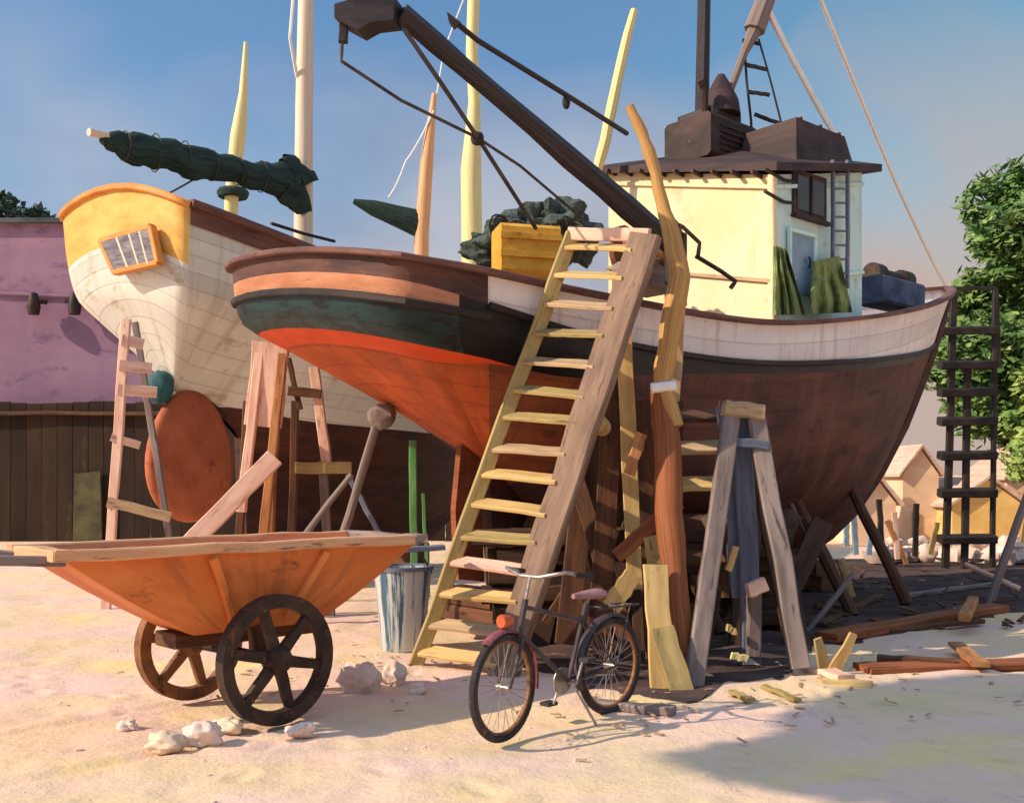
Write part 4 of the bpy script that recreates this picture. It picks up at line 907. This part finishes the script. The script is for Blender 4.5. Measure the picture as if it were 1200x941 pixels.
# left side: ladder by the yacht stern
ll = thing('ladder', W(150, 640, 12.9), 'pale pink ladder standing left of the rust red rudder', 'ladder')
Yl = 12.6
MB().board(V((124-600)/F*Yl, Yl, 0), W(148, 374, Yl), .12, .06, up=(0, -1, 0), seg=8).build('stringer', 'wood_pink', ll)
MB().board(V((212-600)/F*(Yl+.2), Yl+.2, 0), W(158, 378, Yl+.4), .08, .05, up=(0, -1, 0), seg=8).build('stringer', 'wood_grey', ll)
for (x0, y0, x1, y1, h_) in ((142, 398, 168, 404, .14), (140, 428, 178, 432, .14), (138, 456, 184, 460, .14), (130, 512, 164, 522, .1), (126, 588, 200, 606, .13)):
    MB().board(W(x0, y0, Yl-.03), W(x1, y1, Yl+.1), .05, h_, up=(0, 0, 1), seg=3).build('rung', 'wood_tan' if y0 > 580 else 'wood_pink', ll)
# trestle, middle left
t1 = thing('trestle', W(310, 640, 11.6), 'pink splay legged trestle with broad head under the yacht side', 'trestle')
Y1_ = 11.6
MB().board(W(318, 402, Y1_), W(308, 500, Y1_), .42, .08, up=(0, -1, 0), seg=3).build('head_panel', 'wood_pink', t1)
for a_, b_, m_ in (((305, 408), (283, 600), 'wood_pink'), ((332, 410), (308, 640), 'wood_warm')):
    MB().board(W(*a_, Y1_), W(b_[0], b_[1]+0, Y1_-.1), .11, .08, up=(0, -1, 0), seg=6).build('leg', m_, t1)
MB().board(W(324, 470, Y1_+.1), W(312, 720, Y1_+.1), .09, .08, up=(0, -1, 0)).build('leg', 'wood_warm', t1)
MB().board(W(290, 470, Y1_+.1), W(276, 720, Y1_+.1), .09, .08, up=(0, -1, 0)).build('leg', 'wood_dark', t1)
prop(214, 646, 322, 536, 10.9, 11.3, .21, .07, 'wood_pink', 'broad pink plank sloping down from the trestle to the cart', name='plank')
t2 = thing('trestle', W(370, 640, 12.2), 'dark headed trestle with one pale leg between the two hulls', 'trestle')
MB().board(W(338, 420, 12), W(352, 480, 12), .06, .06, up=(0, -1, 0)).build('leg', 'wood_dark', t2)
MB().board(W(368, 430, 12), W(383, 545, 12), .12, .07, up=(0, -1, 0)).build('leg', 'wood_pink', t2)
MB().board(W(378, 540, 12.02), W(388, 724, 12.02), .1, .07, up=(0, -1, 0)).build('leg', 'wood_grey', t2)
MB().board(W(346, 470, 12.02), W(340, 724, 12.02), .09, .07, up=(0, -1, 0)).build('leg', 'wood_dark', t2)
MB().board(W(338, 458, 11.95), W(376, 462, 11.95), .05, .11, up=(0, 0, 1)).build('brace', 'wood_dark', t2)
MB().board(W(346, 548, 11.95), W(412, 548, 11.95), .05, .14, up=(0, 0, 1)).build('brace', 'wood_olive', t2)
prop(392, 660, 446, 482, 11.2, 10.9, .11, .11, 'wood_grey', 'grey round prop under the port counter, the steeper of the pair', name='timber_prop', round_=True)
prop(330, 662, 412, 556, 11.3, 11.2, .08, .08, 'wood_grey', 'thin grey prop sloping beside the round one', name='timber_prop', round_=True)
tag(MB().blob(W(449, 488, 10.85), (.16, .14, .13), amp=.3).build('pad', 'stone_grey'), 'grey pad on the head of the round prop against the orange hull', 'pad')
prop(408, 556, 452, 640, 11.4, 11.4, .06, .05, 'wood_blue', 'thin blue grey lath crossing under the counter', name='lath')
prop(486, 700, 484, 516, 10.9, 10.9, .085, .06, 'green_paint', 'bright green painted post under the orange stern', name='post')
prop(502, 700, 496, 578, 11.1, 11.1, .04, .03, 'green_paint', 'thin green stake beside the green post', name='stake')

# ladder at the bow
lr = thing('scaffold_ladder', W(1135, 665, 18.8), 'tall black stepped ladder with handrail standing by the bow', 'ladder')
Yb = 18.6
for (x0, x1) in ((1108, 1118), (1130, 1134), (1163, 1166)):
    MB().board(V((x0-600)/F*Yb, Yb, 0), W(x1, 420 if x0 == 1130 else 338, Yb), .13 if x0 < 1150 else .09, .08, up=(0, -1, 0), seg=7).build('stringer', 'black', lr)
for y in (388, 428, 460, 494, 534, 578, 632):
    MB().board(W(1101, y, Yb-.05), W(1166, y-1, Yb-.05), .25, .15, up=(0, -.2, 1), seg=3).build('tread', 'black', lr)
MB().board(W(1116, 338, Yb), W(1166, 338, Yb), .08, .06, up=(0, 0, 1), seg=3).build('handrail', 'black', lr)
MB().board(W(1167, 338, Yb), W(1170, 430, Yb), .08, .06, up=(0, -1, 0), seg=3).build('handrail', 'black', lr)

# ------------------------------------------------------------------ background right: huts, low wall, stakes
def hut(px0, px1, pye, pyr, Y, m, label, dep=3.0, door=None, gable=False):
    a = GX(px0, Y); b = GX(px1, Y); ze = EYE+(HZ-pye)/F*Y; zr = EYE+(HZ-pyr)/F*Y
    t = thing('hut', (a+b)/2, label, 'hut', 'small sunlit huts beyond the bow')
    mb = MB(); a2, b2 = a+V(0, dep, 0), b+V(0, dep, 0); up = V(0, 0, ze)
    for p, q in ((a, b), (b, b2), (b2, a2), (a2, a)):
        L = (q-p).length; mb.add([p, q, q+up, p+up], [[0, 1, 2, 3]], [[(0, 0), (L, 0), (L, ze), (0, ze)]])
    m_ = (a+b)/2; mb.add([a+up, b+up, V(m_.x, Y, zr)], [[0, 1, 2]]); mb.add([a2+up, b2+up, V(m_.x, Y+dep, zr)], [[0, 1, 2]]); mb.build('wall', m, t, smooth=0)
    o = .15; r = MB(); pk0, pk1 = V(m_.x, Y-o, zr+.05), V(m_.x, Y+dep+o, zr+.05)
    for e0, sg in ((a, -1), (b, 1)):
        e = V(e0.x+sg*o, Y-o, ze-.06); e2 = V(e0.x+sg*o, Y+dep+o, ze-.06)
        r.add([pk0, pk1, e2, e]+[x+V(0, 0, .08) for x in (pk0, pk1, e2, e)], [[0, 1, 2, 3], [4, 5, 6, 7], [0, 3, 7, 4], [1, 2, 6, 5], [2, 3, 7, 6]])
    r.build('roof', 'roof_tile', t, smooth=0)
    if door: MB().poly([W(door[0], door[1], Y-.03), W(door[2], door[1], Y-.03), V(W(door[2], 0, Y-.03).x, Y-.03, .02), V(W(door[0], 0, Y-.03).x, Y-.03, .02)], V(0, .06, 0)).build('door', 'roof', t)
    return t
M['roof_tile'] = mat('roof_tile', (206, 170, 150), (222, 190, 168), (160, 130, 120), (2, 4, 4), rough=.9, seam=.2)
hut(1058, 1100, 556, 526, 28, 'peach_wall', 'peach gabled hut left of the black ladder', door=(1070, 600, 1076))
hut(1004, 1050, 590, 560, 25, 'peach_wall', 'low peach hut tucked under the stem')
hut(1116, 1200, 592, 562, 27, 'yellow_wall', 'yellow hut seen between the treads of the black ladder')
hut(1180, 1290, 560, 520, 30, 'peach_wall', 'peach hut half cut off by the right edge')
lw = MB()
for i in range(46):
    x = 7.2+i*.26; y = 19.6+.3*math.sin(i*.5); r = rnd.uniform(.14, .24)
    lw.blob(V(x, y, .12+r*.3), (r*1.3, r, r*.9), n=5, amp=.5, seed=i)
    if i % 2: lw.blob(V(x+.1, y, .42), (r*1.1, r*.8, r*.7), n=5, amp=.5, seed=i+90)
tag(lw.build('rubble_wall', 'stone'), 'low pinkish rubble wall running out beyond the bow', 'wall')
stk = [(1003, 650, 1000, 600), (1034, 655, 1030, 585), (1052, 655, 1048, 600), (1072, 652, 1074, 590), (1090, 650, 1098, 612), (1018, 650, 1022, 615), (1062, 660, 1040, 610), (992, 640, 992, 606)]
stl = ['thin blue white stake nearest the stem', 'dark slanting stake before the low peach hut', 'pink stake between two dark ones', 'black stake in front of the peach hut door', 'pale slanting stake at the foot of the black ladder', 'short white stake beside the low hut', 'thin crossing lath before the peach hut', 'short pale stake in the shade of the keel']
for i, s_ in enumerate(stk):
    prop(*s_, 18.9, 18.9, .1, .06, ('blue_grey', 'black', 'wood_pink', 'black', 'wood_olive', 'blue_grey', 'wood_warm', 'blue_grey')[i], stl[i], cat='stake', name='stake', group='stakes set in front of the huts')

# ------------------------------------------------------------------ trees
def tree(px, Y, h, clumps, m, label, seed, nleaf=1500, leaf=.14, group='trees at the right'):
    r_ = random.Random(seed); base = GX(px, Y); t = thing('tree', base, label, 'tree', group)
    tr = MB(); tr.tube([base, base+V(.1, 0, h*.3), base+V(-.1, .1, h*.6), base+V(.2, 0, h*.85)], [.32, .26, .16, .05], sides=9, seg=3, jit=.03)
    cm = MB(); vs = []; fs = []
    for (cx, cy, cz, r) in clumps:
        c = base+V(cx, cy, cz); tr.tube([base+V(0, 0, h*.35+cz*.15), base+V(cx*.5, cy*.5, cz*.75), c], [.1, .07, .03], sides=6, seg=2, jit=.05)
        for i in range(int(nleaf*r*r)):
            d_ = Vector((r_.gauss(0, 1), r_.gauss(0, 1), r_.gauss(0, 1))).normalized()
            k = (r_.random()**.45)*(1+.35*noise.noise(d_*2.2+V(cx, cy, cz))); p = c+d_*(r*k); p.z = c.z+(p.z-c.z)*.85
            if p.z < .3 or noise.noise(p*.9+V(seed, 0, 0)) > .33: continue
            u = Vector((r_.gauss(0, 1), r_.gauss(0, 1), r_.gauss(0, .7))).normalized(); v = u.orthogonal().normalized()
            s = leaf*r_.choice((.5, .7, .9, 1.1, 1.7))*r_.uniform(.8, 1.2); b = len(vs); vs += [p-u*s, p+v*s*.45, p+u*s, p-v*s*.45]; fs.append([b, b+1, b+2, b+3])
    tr.build('trunk', 'bark', t)
    cm.add(vs, fs); cm.build('crown', m, t, smooth=0)
def clump(n, rx, ry, z0, z1, r0, r1, seed):
    r_ = random.Random(seed); o = []
    for i in range(n):
        z = r_.uniform(z0, z1); k = math.sin(math.pi*clamp((z-z0)/(z1-z0)*.75+.2)); o.append((r_.uniform(-rx, rx)*k, r_.uniform(-ry, ry)*k, z, r_.uniform(r0, r1)))
    return o
tree(1240, 27, 10.5, clump(34, 3.0, 2.0, 3.6, 9.8, .9, 1.7, 4), 'leaf_mid', 'tall leafy green tree at the right edge behind the black ladder', 5)
tree(1185, 33, 7.5, clump(18, 1.6, 1.6, 3.9, 7.4, .7, 1.3, 8), 'leaf_mid', 'rounded green tree rising just behind the bow', 6)
tree(1212, 23, 4.5, clump(6, .7, .8, 2.0, 4.8, .4, .7, 12), 'leaf_light', 'young light green tree in front of the tall one', 7, leaf=.11, nleaf=1300)

def shade_tree():
    # unseen tree added on the sunny side; its crown is shaped to throw the cool shade over the near right sand
    rr = random.Random(31); h = 8.2; C_ = V(4.0, 6.4, 0); b0_ = C_-dh*(h/math.tan(R(SUN_EL)))
    t = thing('tree', V(b0_.x, b0_.y, 0)-V(-dh.y, dh.x, 0)*2.0, 'broad unseen tree added outside the left of the view to shade the near right sand', 'tree')
    base = V(b0_.x, b0_.y, 0); foot = base-V(-dh.y, dh.x, 0)*2.0; MB().tube([foot, foot.lerp(base, .05)+V(0, 0, 3.6), foot.lerp(base, .35)+V(0, 0, 6.2), base+V(.1, 0, h)], [.2, .16, .12, .06], seg=3, jit=.02).build('trunk', 'bark', t)
    cm = MB(); vs = []; fs = []; lat_ = V(-dh.y, dh.x, 0)
    for i in range(12000):
        a = rr.uniform(0, 6.283); k = math.sqrt(rr.random()); u = math.cos(a)*k; v = math.sin(a)*k
        wd_ = 1.75*(.55+.45*clamp((u+1)/1.2))
        if noise.noise(V(u*2.2, v*2.2, 7)) > .42: continue
        p = base+V(0, 0, h)+dh*(u*.9)+lat_*(v*wd_)+V(0, 0, u*1.15+rr.uniform(-.3, .3))
        p += V(noise.noise(p), noise.noise(p+V(9, 0, 0)), 0)*.35
        q = Vector((rr.gauss(0, 1), rr.gauss(0, 1), rr.gauss(0, 1))).normalized(); w_ = q.orthogonal().normalized(); s_ = rr.uniform(.08, .16); b = len(vs)
        vs += [p-q*s_, p+w_*s_*.6, p+q*s_, p-w_*s_*.6]; fs.append([b, b+1, b+2, b+3])
    cm.add(vs, fs); cm.build('crown', 'leaf_mid', t, smooth=0)
shade_tree()
tree(10, 46, 15.5, [(-2.5, 0, 13, 1.6), (-.5, 0, 13.6, 1.5), (1.2, 0, 13.2, 1.2), (-4.5, 0, 12.8, 1.6)], 'leaf_dark', 'dark tree top showing over the roof of the purple shed', 17, nleaf=500, leaf=.22, group=None)
# ------------------------------------------------------------------ the cart
ca = thing('hand_cart', V(-1.92, 6.95, 0), 'rust orange tipping cart with long plank rim and two heavy spoked wheels', 'cart')
cx = V(.72, .69, 0).normalized(); cy = V(cx.y, -cx.x, 0)         # along the cart, and across towards the camera
cc = V(-1.95, 7.0, 0)
def cpt(a, b, z): return cc+cx*a+cy*b+V(0, 0, z)
rimz, botz = 1.15, .60
tl = [(-1.30, .36), (1.28, .44), (1.28, -.44), (-1.30, -.36)]; bl = [(-.42, .26), (.5, .28), (.5, -.28), (-.42, -.26)]
mb = MB(); NU = 10
for i in range(4):
    A0, A1, B0, B1 = tl[i], tl[(i+1) % 4], bl[i], bl[(i+1) % 4]
    vs = []; uv = []; fs = []
    for u in range(NU+1):
        for v in range(7):
            fu, fv = u/NU, v/6; p = cpt(*[lerp(lerp(A0[k], A1[k], fu), lerp(B0[k], B1[k], fu), fv) for k in (0, 1)], lerp(rimz, botz, fv)+0)
            bulge = .035*math.sin(math.pi*fv)*(1 if i in (0,) else 1); o = (p-cc); o.z = 0
            vs.append(p+o.normalized()*bulge); uv.append((fu*2+i*3, fv*.7))
    for u in range(NU):
        for v in range(6): f = [u*7+v, (u+1)*7+v, (u+1)*7+v+1, u*7+v+1]; fs.append(f)
    mb.add(vs, fs, [[uv[x] for x in f] for f in fs])
mb.add([cpt(*b_, botz) for b_ in bl], [[0, 1, 2, 3]]); tray = mb.build('tray', 'cart', ca, smooth=35)
for f in (-.2, .25):
    MB().board(cpt(f*1.9, .44, rimz-.04), cpt(f*.9, .33, botz+.06), .05, .05, up=cy, seg=3).build('strap', 'cart', tray)
for i in range(4):
    a_, b_ = cpt(*tl[i], rimz+.02), cpt(*tl[(i+1) % 4], rimz+.02); e = (b_-a_).normalized()*.06
    MB().board(a_-e, b_+e, .11, .07, up=(0, 0, 1), seg=8, jit=.008).build('rim_plank', 'cart_rim' if i != 1 else 'wood_grey', ca)
# long side planks lying along the rim with handles out to the left
MB().board(cpt(-1.25, -.28, rimz-.02), cpt(-1.75, -.5, rimz+.02), .08, .06, seg=4).build('handle', 'wood_grey', ca)
MB().board(cpt(-1.25, .28, rimz-.02), cpt(-1.72, .2, rimz+.0), .08, .06, seg=4).build('handle', 'wood_grey', ca)
MB().board(cpt(-.5, 0, botz-.05), cpt(.6, 0, botz-.05), .3, .1, seg=3).build('chassis', 'wood_dark', ca)
def cart_wheel(c, ax, r, m, parent, spokes=6):
    t = MB(); t.lathe(c, [(r, -.045), (r, .045), (r-.085, .04), (r-.095, 0), (r-.085, -.04)], axis=ax, n=44, closed=True); wh = t.build('wheel', m, parent, smooth=35)
    x = V(0, 0, 1); y = ax.cross(x).normalized()
    for i in range(spokes):
        an = 2*math.pi*i/spokes+.3; d_ = x*math.cos(an)+y*math.sin(an)
        MB().board(c+d_*.05, c+d_*(r-.07), .085, .05, up=ax, seg=3, taper=.75, jit=.003).build('spoke', m, wh)
    MB().lathe(c, [(0, -.1), (.06, -.1), (.09, -.05), (.09, .05), (.06, .1), (0, .1)], axis=ax, n=16).build('hub', m, wh)
ax_ = V(.74, -.67, 0).normalized()
cn_ = V(-1.555, 6.60, .43); cf_ = V(-2.345, 7.28, .43)
cart_wheel(cn_, ax_, .43, 'iron', ca); cart_wheel(cf_, ax_, .41, 'iron_brown', ca)
MB().tube([cf_, cn_], .035).build('axle', 'iron', ca)
for c_ in (cn_.lerp(cf_, .22), cn_.lerp(cf_, .78)):
    MB().board(c_+cx*.02, c_+V(0, 0, .2), .12, .07, up=cy, seg=2).build('bearing_block', 'wood_dark', ca)

# ------------------------------------------------------------------ pail under the ladder, stones, boards
pb = G(472, 760); Yp = pb.y
pl_ = thing('pail', pb, 'tall blue metal pail with painted white highlights standing between cart and ladder', 'pail')
hp_ = EYE-(665-HZ)/F*Yp; r1_, r0_ = 34/F*Yp, 25/F*Yp
MB().lathe(pb, [(0, 0.01), (r0_, 0), (lerp(r0_, r1_, .5), hp_*.5), (r1_, hp_), (r1_-.02, hp_), (r0_-.02, .03)], n=28).build('drum', 'pail_blue', pl_)
MB().lathe(pb+V(0, 0, hp_), [(r1_-.02, -.02), (r1_+.015, -.02), (r1_+.015, .02), (r1_-.02, .02)], n=28, closed=True).build('rim', 'wood_blue', pl_)
MB().tube([pb+V(-r1_, 0, hp_-.05), pb+V(-r1_*.5, -.05, hp_+.16), pb+V(r1_*.6, -.05, hp_+.16), pb+V(r1_, 0, hp_-.05)], .01, seg=3).build('handle', 'iron', pl_)
prop(420, 650, 520, 641, 8.3, 8.5, .16, .04, 'wood_blue', 'blue grey plank lying across the top of the pail', name='plank', up=(0, 0, 1))
st_lab = [((420, 808), (.17, .13, .115), 'stone', 'round pink stone right of the near cart wheel'), ((462, 800), (.10, .09, .09), 'stone', 'smaller pink stone between the round one and the ladder foot'),
  ((238, 872), (.12, .09, .08), 'stone', 'pink cobble in front of the cart, the middle of three'), ((196, 878), (.12, .09, .06), 'mast_white', 'flat pale cobble left of the pink one in front of the cart'), ((268, 856), (.1, .06, .05), 'mast_white', 'flat whitish cobble nearest the near cart wheel'),
  ((352, 862), (.09, .06, .05), 'stone', 'pink cobble under the right of the near cart wheel'), ((150, 856), (.07, .06, .04), 'stone', 'small pink cobble farthest left in front of the cart'), ((490, 812), (.07, .05, .05), 'stone', 'small pink stone right at the ladder foot'),
  ((1128, 722), (.15, .1, .07), 'stone_grey', 'grey stone on the shaded ground near the right edge')]
for i, ((px, py), r, m_, lb) in enumerate(st_lab):
    p = G(px, py); a = rnd.uniform(-.6, .6); ax3 = (V(math.cos(a), math.sin(a), 0), V(-math.sin(a), math.cos(a), 0), V(0, 0, 1))
    tag(MB().blob(p+V(0, 0, r[2]*.7), r, n=16, amp=.5, seed=i+20, ax=ax3).build('stone', m_, smooth=70), lb, 'stone', 'loose stones on the sand')
def lying(px0, py0, px1, py1, wdt, thk, m, lb, name='plank', round_=False, lift=0.):
    a, b = G(px0, py0), G(px1, py1); a.z = thk/2+lift; b.z = thk/2+lift; mb = MB()
    if round_: mb.tube([a, b], [thk/2, thk/2*.7], sides=9, seg=7, jit=.02)
    else: mb.board(a, b, wdt, thk, seg=5, jit=.01)
    return tag(mb.build(name, m), lb, 'timber' if name != 'scrap' else 'scrap')
lying(968, 752, 1170, 716, .26, .09, 'wood_brown', 'long brown baulk lying at the edge of the shade, the farther one', name='baulk')
lying(1010, 786, 1240, 778, .3, .05, 'wood_brown', 'orange brown baulk on the sunlit sand, the nearer one', name='baulk')
lying(1028, 776, 1120, 782, .1, .07, 'wood_dark', 'short black plank lying against the nearer baulk')
lying(940, 782, 992, 798, .16, .05, 'wood_pink', 'pink offcut on the sand by the right trestle foot')
lying(858, 812, 880, 822, .07, .03, 'wood_olive', 'pale lath on the shaded ground below the grey trestle')
lying(895, 806, 935, 822, .06, .03, 'wood_olive', 'greenish lath right of the pale one under the trestle')
lying(690, 828, 790, 838, .12, .06, 'wood_grey', 'grey plank on the ground behind the rear bicycle wheel')
lying(1140, 722, 1130, 745, .12, .09, 'wood_warm', 'short orange block standing on the farther baulk', lift=.15)
# torn yellow board splinters at the baulk
for i, (a, b, m_, lb) in enumerate((((968, 790), (958, 748), 'wood_olive', 'upright olive splinter at the end of the long baulk'), ((975, 790), (1000, 742), 'wood_yellow', 'slanting yellow splinter beside the olive one'))):
    p = G(*a); mb = MB(); q = W(b[0], b[1], p.y-.05); mb.board(p, q, .13, .03, up=(.2, -1, .1), taper=.5, seg=3); tag(mb.build('splinter', m_), lb, 'timber', 'splinters by the baulk')
lying(962, 800, 1022, 803, .22, .02, 'wood_yellow', 'flat yellow board lying below the two splinters', name='board')
# scraps in the shade of the hull
rs = random.Random(5); mbd = MB()
for i in range(85):
    px, py = rs.uniform(880, 1200), rs.uniform(668, 740); p = G(px, py); an = rs.uniform(0, 3.14); L = rs.uniform(.05, .35); d_ = V(math.cos(an), math.sin(an)*.8, rs.uniform(-.05, .3))
    mbd.board(p+V(0, 0, .03), p+V(0, 0, .03)+d_*L, rs.uniform(.02, .08), .02, seg=1, jit=0)
tag(mbd.build('wood_litter', 'wood_dark', loc=(0, 0, 0)), 'litter of wood scraps on the shaded ground', kind='stuff')
lying(1040, 742, 1150, 730, .1, .05, 'wood_dark', 'thin dark plank resting beside the farther baulk')
lying(1150, 790, 1120, 764, .14, .04, 'wood_warm', 'broken board stub lying across the nearer baulk', lift=.06)
lying(960, 735, 1030, 700, .12, .05, 'wood_dark', 'dark plank slanting away over the darkened ground')
lying(1060, 700, 1180, 684, .12, .05, 'wood_grey', 'grey plank lying on the darkened ground near the rubble wall')
rp = random.Random(8); mbd = MB()
for i in range(170):
    px, py = rp.choice(((420, 790), (800, 835), (960, 800), (600, 770))); px += rp.gauss(0, 110); py += rp.gauss(0, 22)
    if py < 700: continue
    p = G(px, py); an = rp.uniform(0, 3.14); L = rp.uniform(.02, .09); d_ = V(math.cos(an), math.sin(an), rp.uniform(-.1, .2))
    mbd.board(p+V(0, 0, .012), p+V(0, 0, .012)+d_*L, rp.uniform(.01, .03), .006, seg=1, jit=0)
tag(mbd.build('wood_shavings', 'wood_tan', loc=(0, 0, 0)), 'wood chips scattered round the ladder foot', kind='stuff')

# ------------------------------------------------------------------ the bicycle
bf = G(590, 868); br = V(.68, 6.93, 0); bk = thing('bicycle', (bf+br)/2, 'old bicycle with red front mudguard standing at the foot of the ladder', 'bicycle')
u_ = (bf-br).normalized(); wbase = (bf-br).length; lat = V(u_.y, -u_.x, 0)
def bpnt(f, s, z): return br+u_*f+lat*s+V(0, 0, z)
rw = .33
def bike_wheel(c, ax, parent, m_rim):
    t = MB(); t.tube([c+(V(0, 0, 1)*math.cos(a)+ax.cross(V(0, 0, 1))*math.sin(a))*(rw-.02) for a in [2*math.pi*i/44 for i in range(44)]], .027, sides=8, closed=True); wh = t.build('wheel', 'tyre', parent)
    t = MB(); t.lathe(c, [(rw-.035, -.016), (rw-.035, .016), (rw-.055, .01), (rw-.055, -.01)], axis=ax, n=44, closed=True); t.build('rim', m_rim, wh)
    t = MB()
    for i in range(28):
        an = 2*math.pi*i/28; d_ = V(0, 0, 1)*math.cos(an)+ax.cross(V(0, 0, 1))*math.sin(an); t.tube([c+ax*(.025 if i % 2 else -.025), c+d_*(rw-.05)], .0022, sides=4)
    t.build('spokes', 'chrome', wh)
    MB().lathe(c, [(0, -.05), (.02, -.05), (.024, -.03), (.016, 0), (.024, .03), (.02, .05), (0, .05)], axis=ax, n=12).build('hub', 'chrome', wh)
axf = (lat+u_*.16).normalized()
cfw = bpnt(wbase, 0, rw); crw = bpnt(0, 0, rw)
bike_wheel(cfw, axf, bk, 'iron_brown'); bike_wheel(crw, lat, bk, 'iron_brown')
hd0, hd1 = bpnt(wbase-.13, 0, .62), bpnt(wbase-.2, 0, .86); bbk = bpnt(.44, 0, .28); stt = bpnt(.26, 0, .78)
fm = MB()
for a_, b_, r_ in ((hd0, hd1, .02), (hd0.lerp(hd1, .15), bbk, .017), (hd0.lerp(hd1, .8), bbk.lerp(stt, .78), .015), (bbk, stt, .016)): fm.tube([a_, b_], r_, sides=8)
for sd in (-.05, .05):
    fm.tube([bbk+lat*sd*.6, crw+lat*sd], .01, sides=6); fm.tube([bbk.lerp(stt, .8)+lat*sd*.3, crw+lat*sd], .008, sides=6)
fm.build('frame', 'bike_frame', bk)
fk = MB()
for sd in (-.055, .055): fk.tube([hd0+lat*sd*.7, cfw.lerp(hd0, .35)+lat*sd, cfw+lat*sd], [.013, .012, .009], sides=7, seg=2)
fk.tube([hd0+lat*-.05, hd0+lat*.05], .015); fk.build('fork', 'bike_frame', bk)
hb_ = MB(); top_ = bpnt(wbase-.24, 0, 1.0); hb_.tube([hd1, top_], .012)
hb_.tube([top_+lat*-.30-u_*.22+V(0, 0, .0), top_+lat*-.26-u_*.05+V(0, 0, .04), top_+lat*-.08, top_+lat*.08, top_+lat*.26-u_*.05+V(0, 0, .04), top_+lat*.30-u_*.22], .012, seg=3); hbo = hb_.build('handlebar', 'chrome', bk)
for sd in (-.30, .30): MB().tube([top_+lat*sd-u_*.12+V(0, 0, .02), top_+lat*sd-u_*.26], .018).build('grip', 'tyre', hbo)
sp = bpnt(.22, 0, .84); sd_ = MB(); sd_.sweep([sp-u_*.13, sp-u_*.09, sp, sp+u_*.1, sp+u_*.17], [(math.cos(2*math.pi*j/10), math.sin(2*math.pi*j/10)) for j in range(10)], scales=[(.05, .02), (.085, .035), (.065, .032), (.03, .025), (.018, .018)]); sd_.build('saddle', 'saddle', bk)
MB().tube([stt, sp-V(0, 0, .02)], .012).build('seat_post', 'chrome', bk)
def guard(c, a0, a1, m, axw):
    t = MB(); f_ = axw.cross(V(0, 0, 1)); 
    pts = [c+(V(0, 0, 1)*math.cos(a)+f_*math.sin(a))*(rw+.03) for a in [lerp(a0, a1, i/16) for i in range(17)]]
    t.tube(pts, .001, sides=6); t = MB()
    vs = []; fs = []
    for i, p in enumerate(pts):
        r_ = (p-c).normalized()
        for s_, h_ in ((-.035, -.018), (-.02, 0), (0, .006), (.02, 0), (.035, -.018)): vs.append(p+axw*s_+r_*h_)
    for i in range(16):
        for j in range(4): fs.append([i*5+j, (i+1)*5+j, (i+1)*5+j+1, i*5+j+1])
    t.add(vs, fs); t.build('mudguard', m, bk)
fdir = axf.cross(V(0, 0, 1)).dot(u_)
sg = 1 if fdir < 0 else -1
guard(cfw, -sg*R(35), sg*R(100), 'bike_red', axf); guard(crw, -sg*R(110), sg*R(30), 'bike_frame', lat)
lp = bpnt(wbase-.02, 0, .74); MB().lathe(lp, [(0, -.05), (.03, -.045), (.045, .03), (.04, .045), (0, .045)], axis=u_, n=14).build('lamp', 'lamp_orange', bk)
t = MB(); t.lathe(bbk+lat*.05, [(0, -.004), (.09, -.004), (.09, .004), (0, .004)], axis=lat, n=24); t.tube([bbk-lat*.07, bbk+lat*.07], .015)
t.tube([bbk+lat*.07, bbk+lat*.07+V(0, 0, -.15)+u_*.07], .009); t.tube([bbk-lat*.07, bbk-lat*.07+V(0, 0, .15)-u_*.07], .009); ck = t.build('crank', 'chrome', bk)
MB().box(bbk+lat*.11+V(0, 0, -.15)+u_*.07, (.09, .08, .025), (u_, lat, V(0, 0, 1))).build('pedal', 'tyre', ck)
MB().box(bbk-lat*.11+V(0, 0, .15)-u_*.07, (.09, .08, .025), (u_, lat, V(0, 0, 1))).build('pedal', 'tyre', ck)
MB().tube([bbk-lat*.03, bpnt(.34, -.16, 0)], .009).build('kickstand', 'chrome', bk)
t = MB(); rk = bpnt(-.05, 0, .74)
for sd in (-.06, .06): t.tube([rk+lat*sd+u_*.25, rk+lat*sd-u_*.2], .007, sides=6); t.tube([rk+lat*sd-u_*.1, crw+lat*sd], .006, sides=6)
for f_ in (-.15, 0, .15): t.tube([rk-lat*.06+u_*f_, rk+lat*.06+u_*f_], .006, sides=6)
t.build('rack', 'bike_frame', bk)
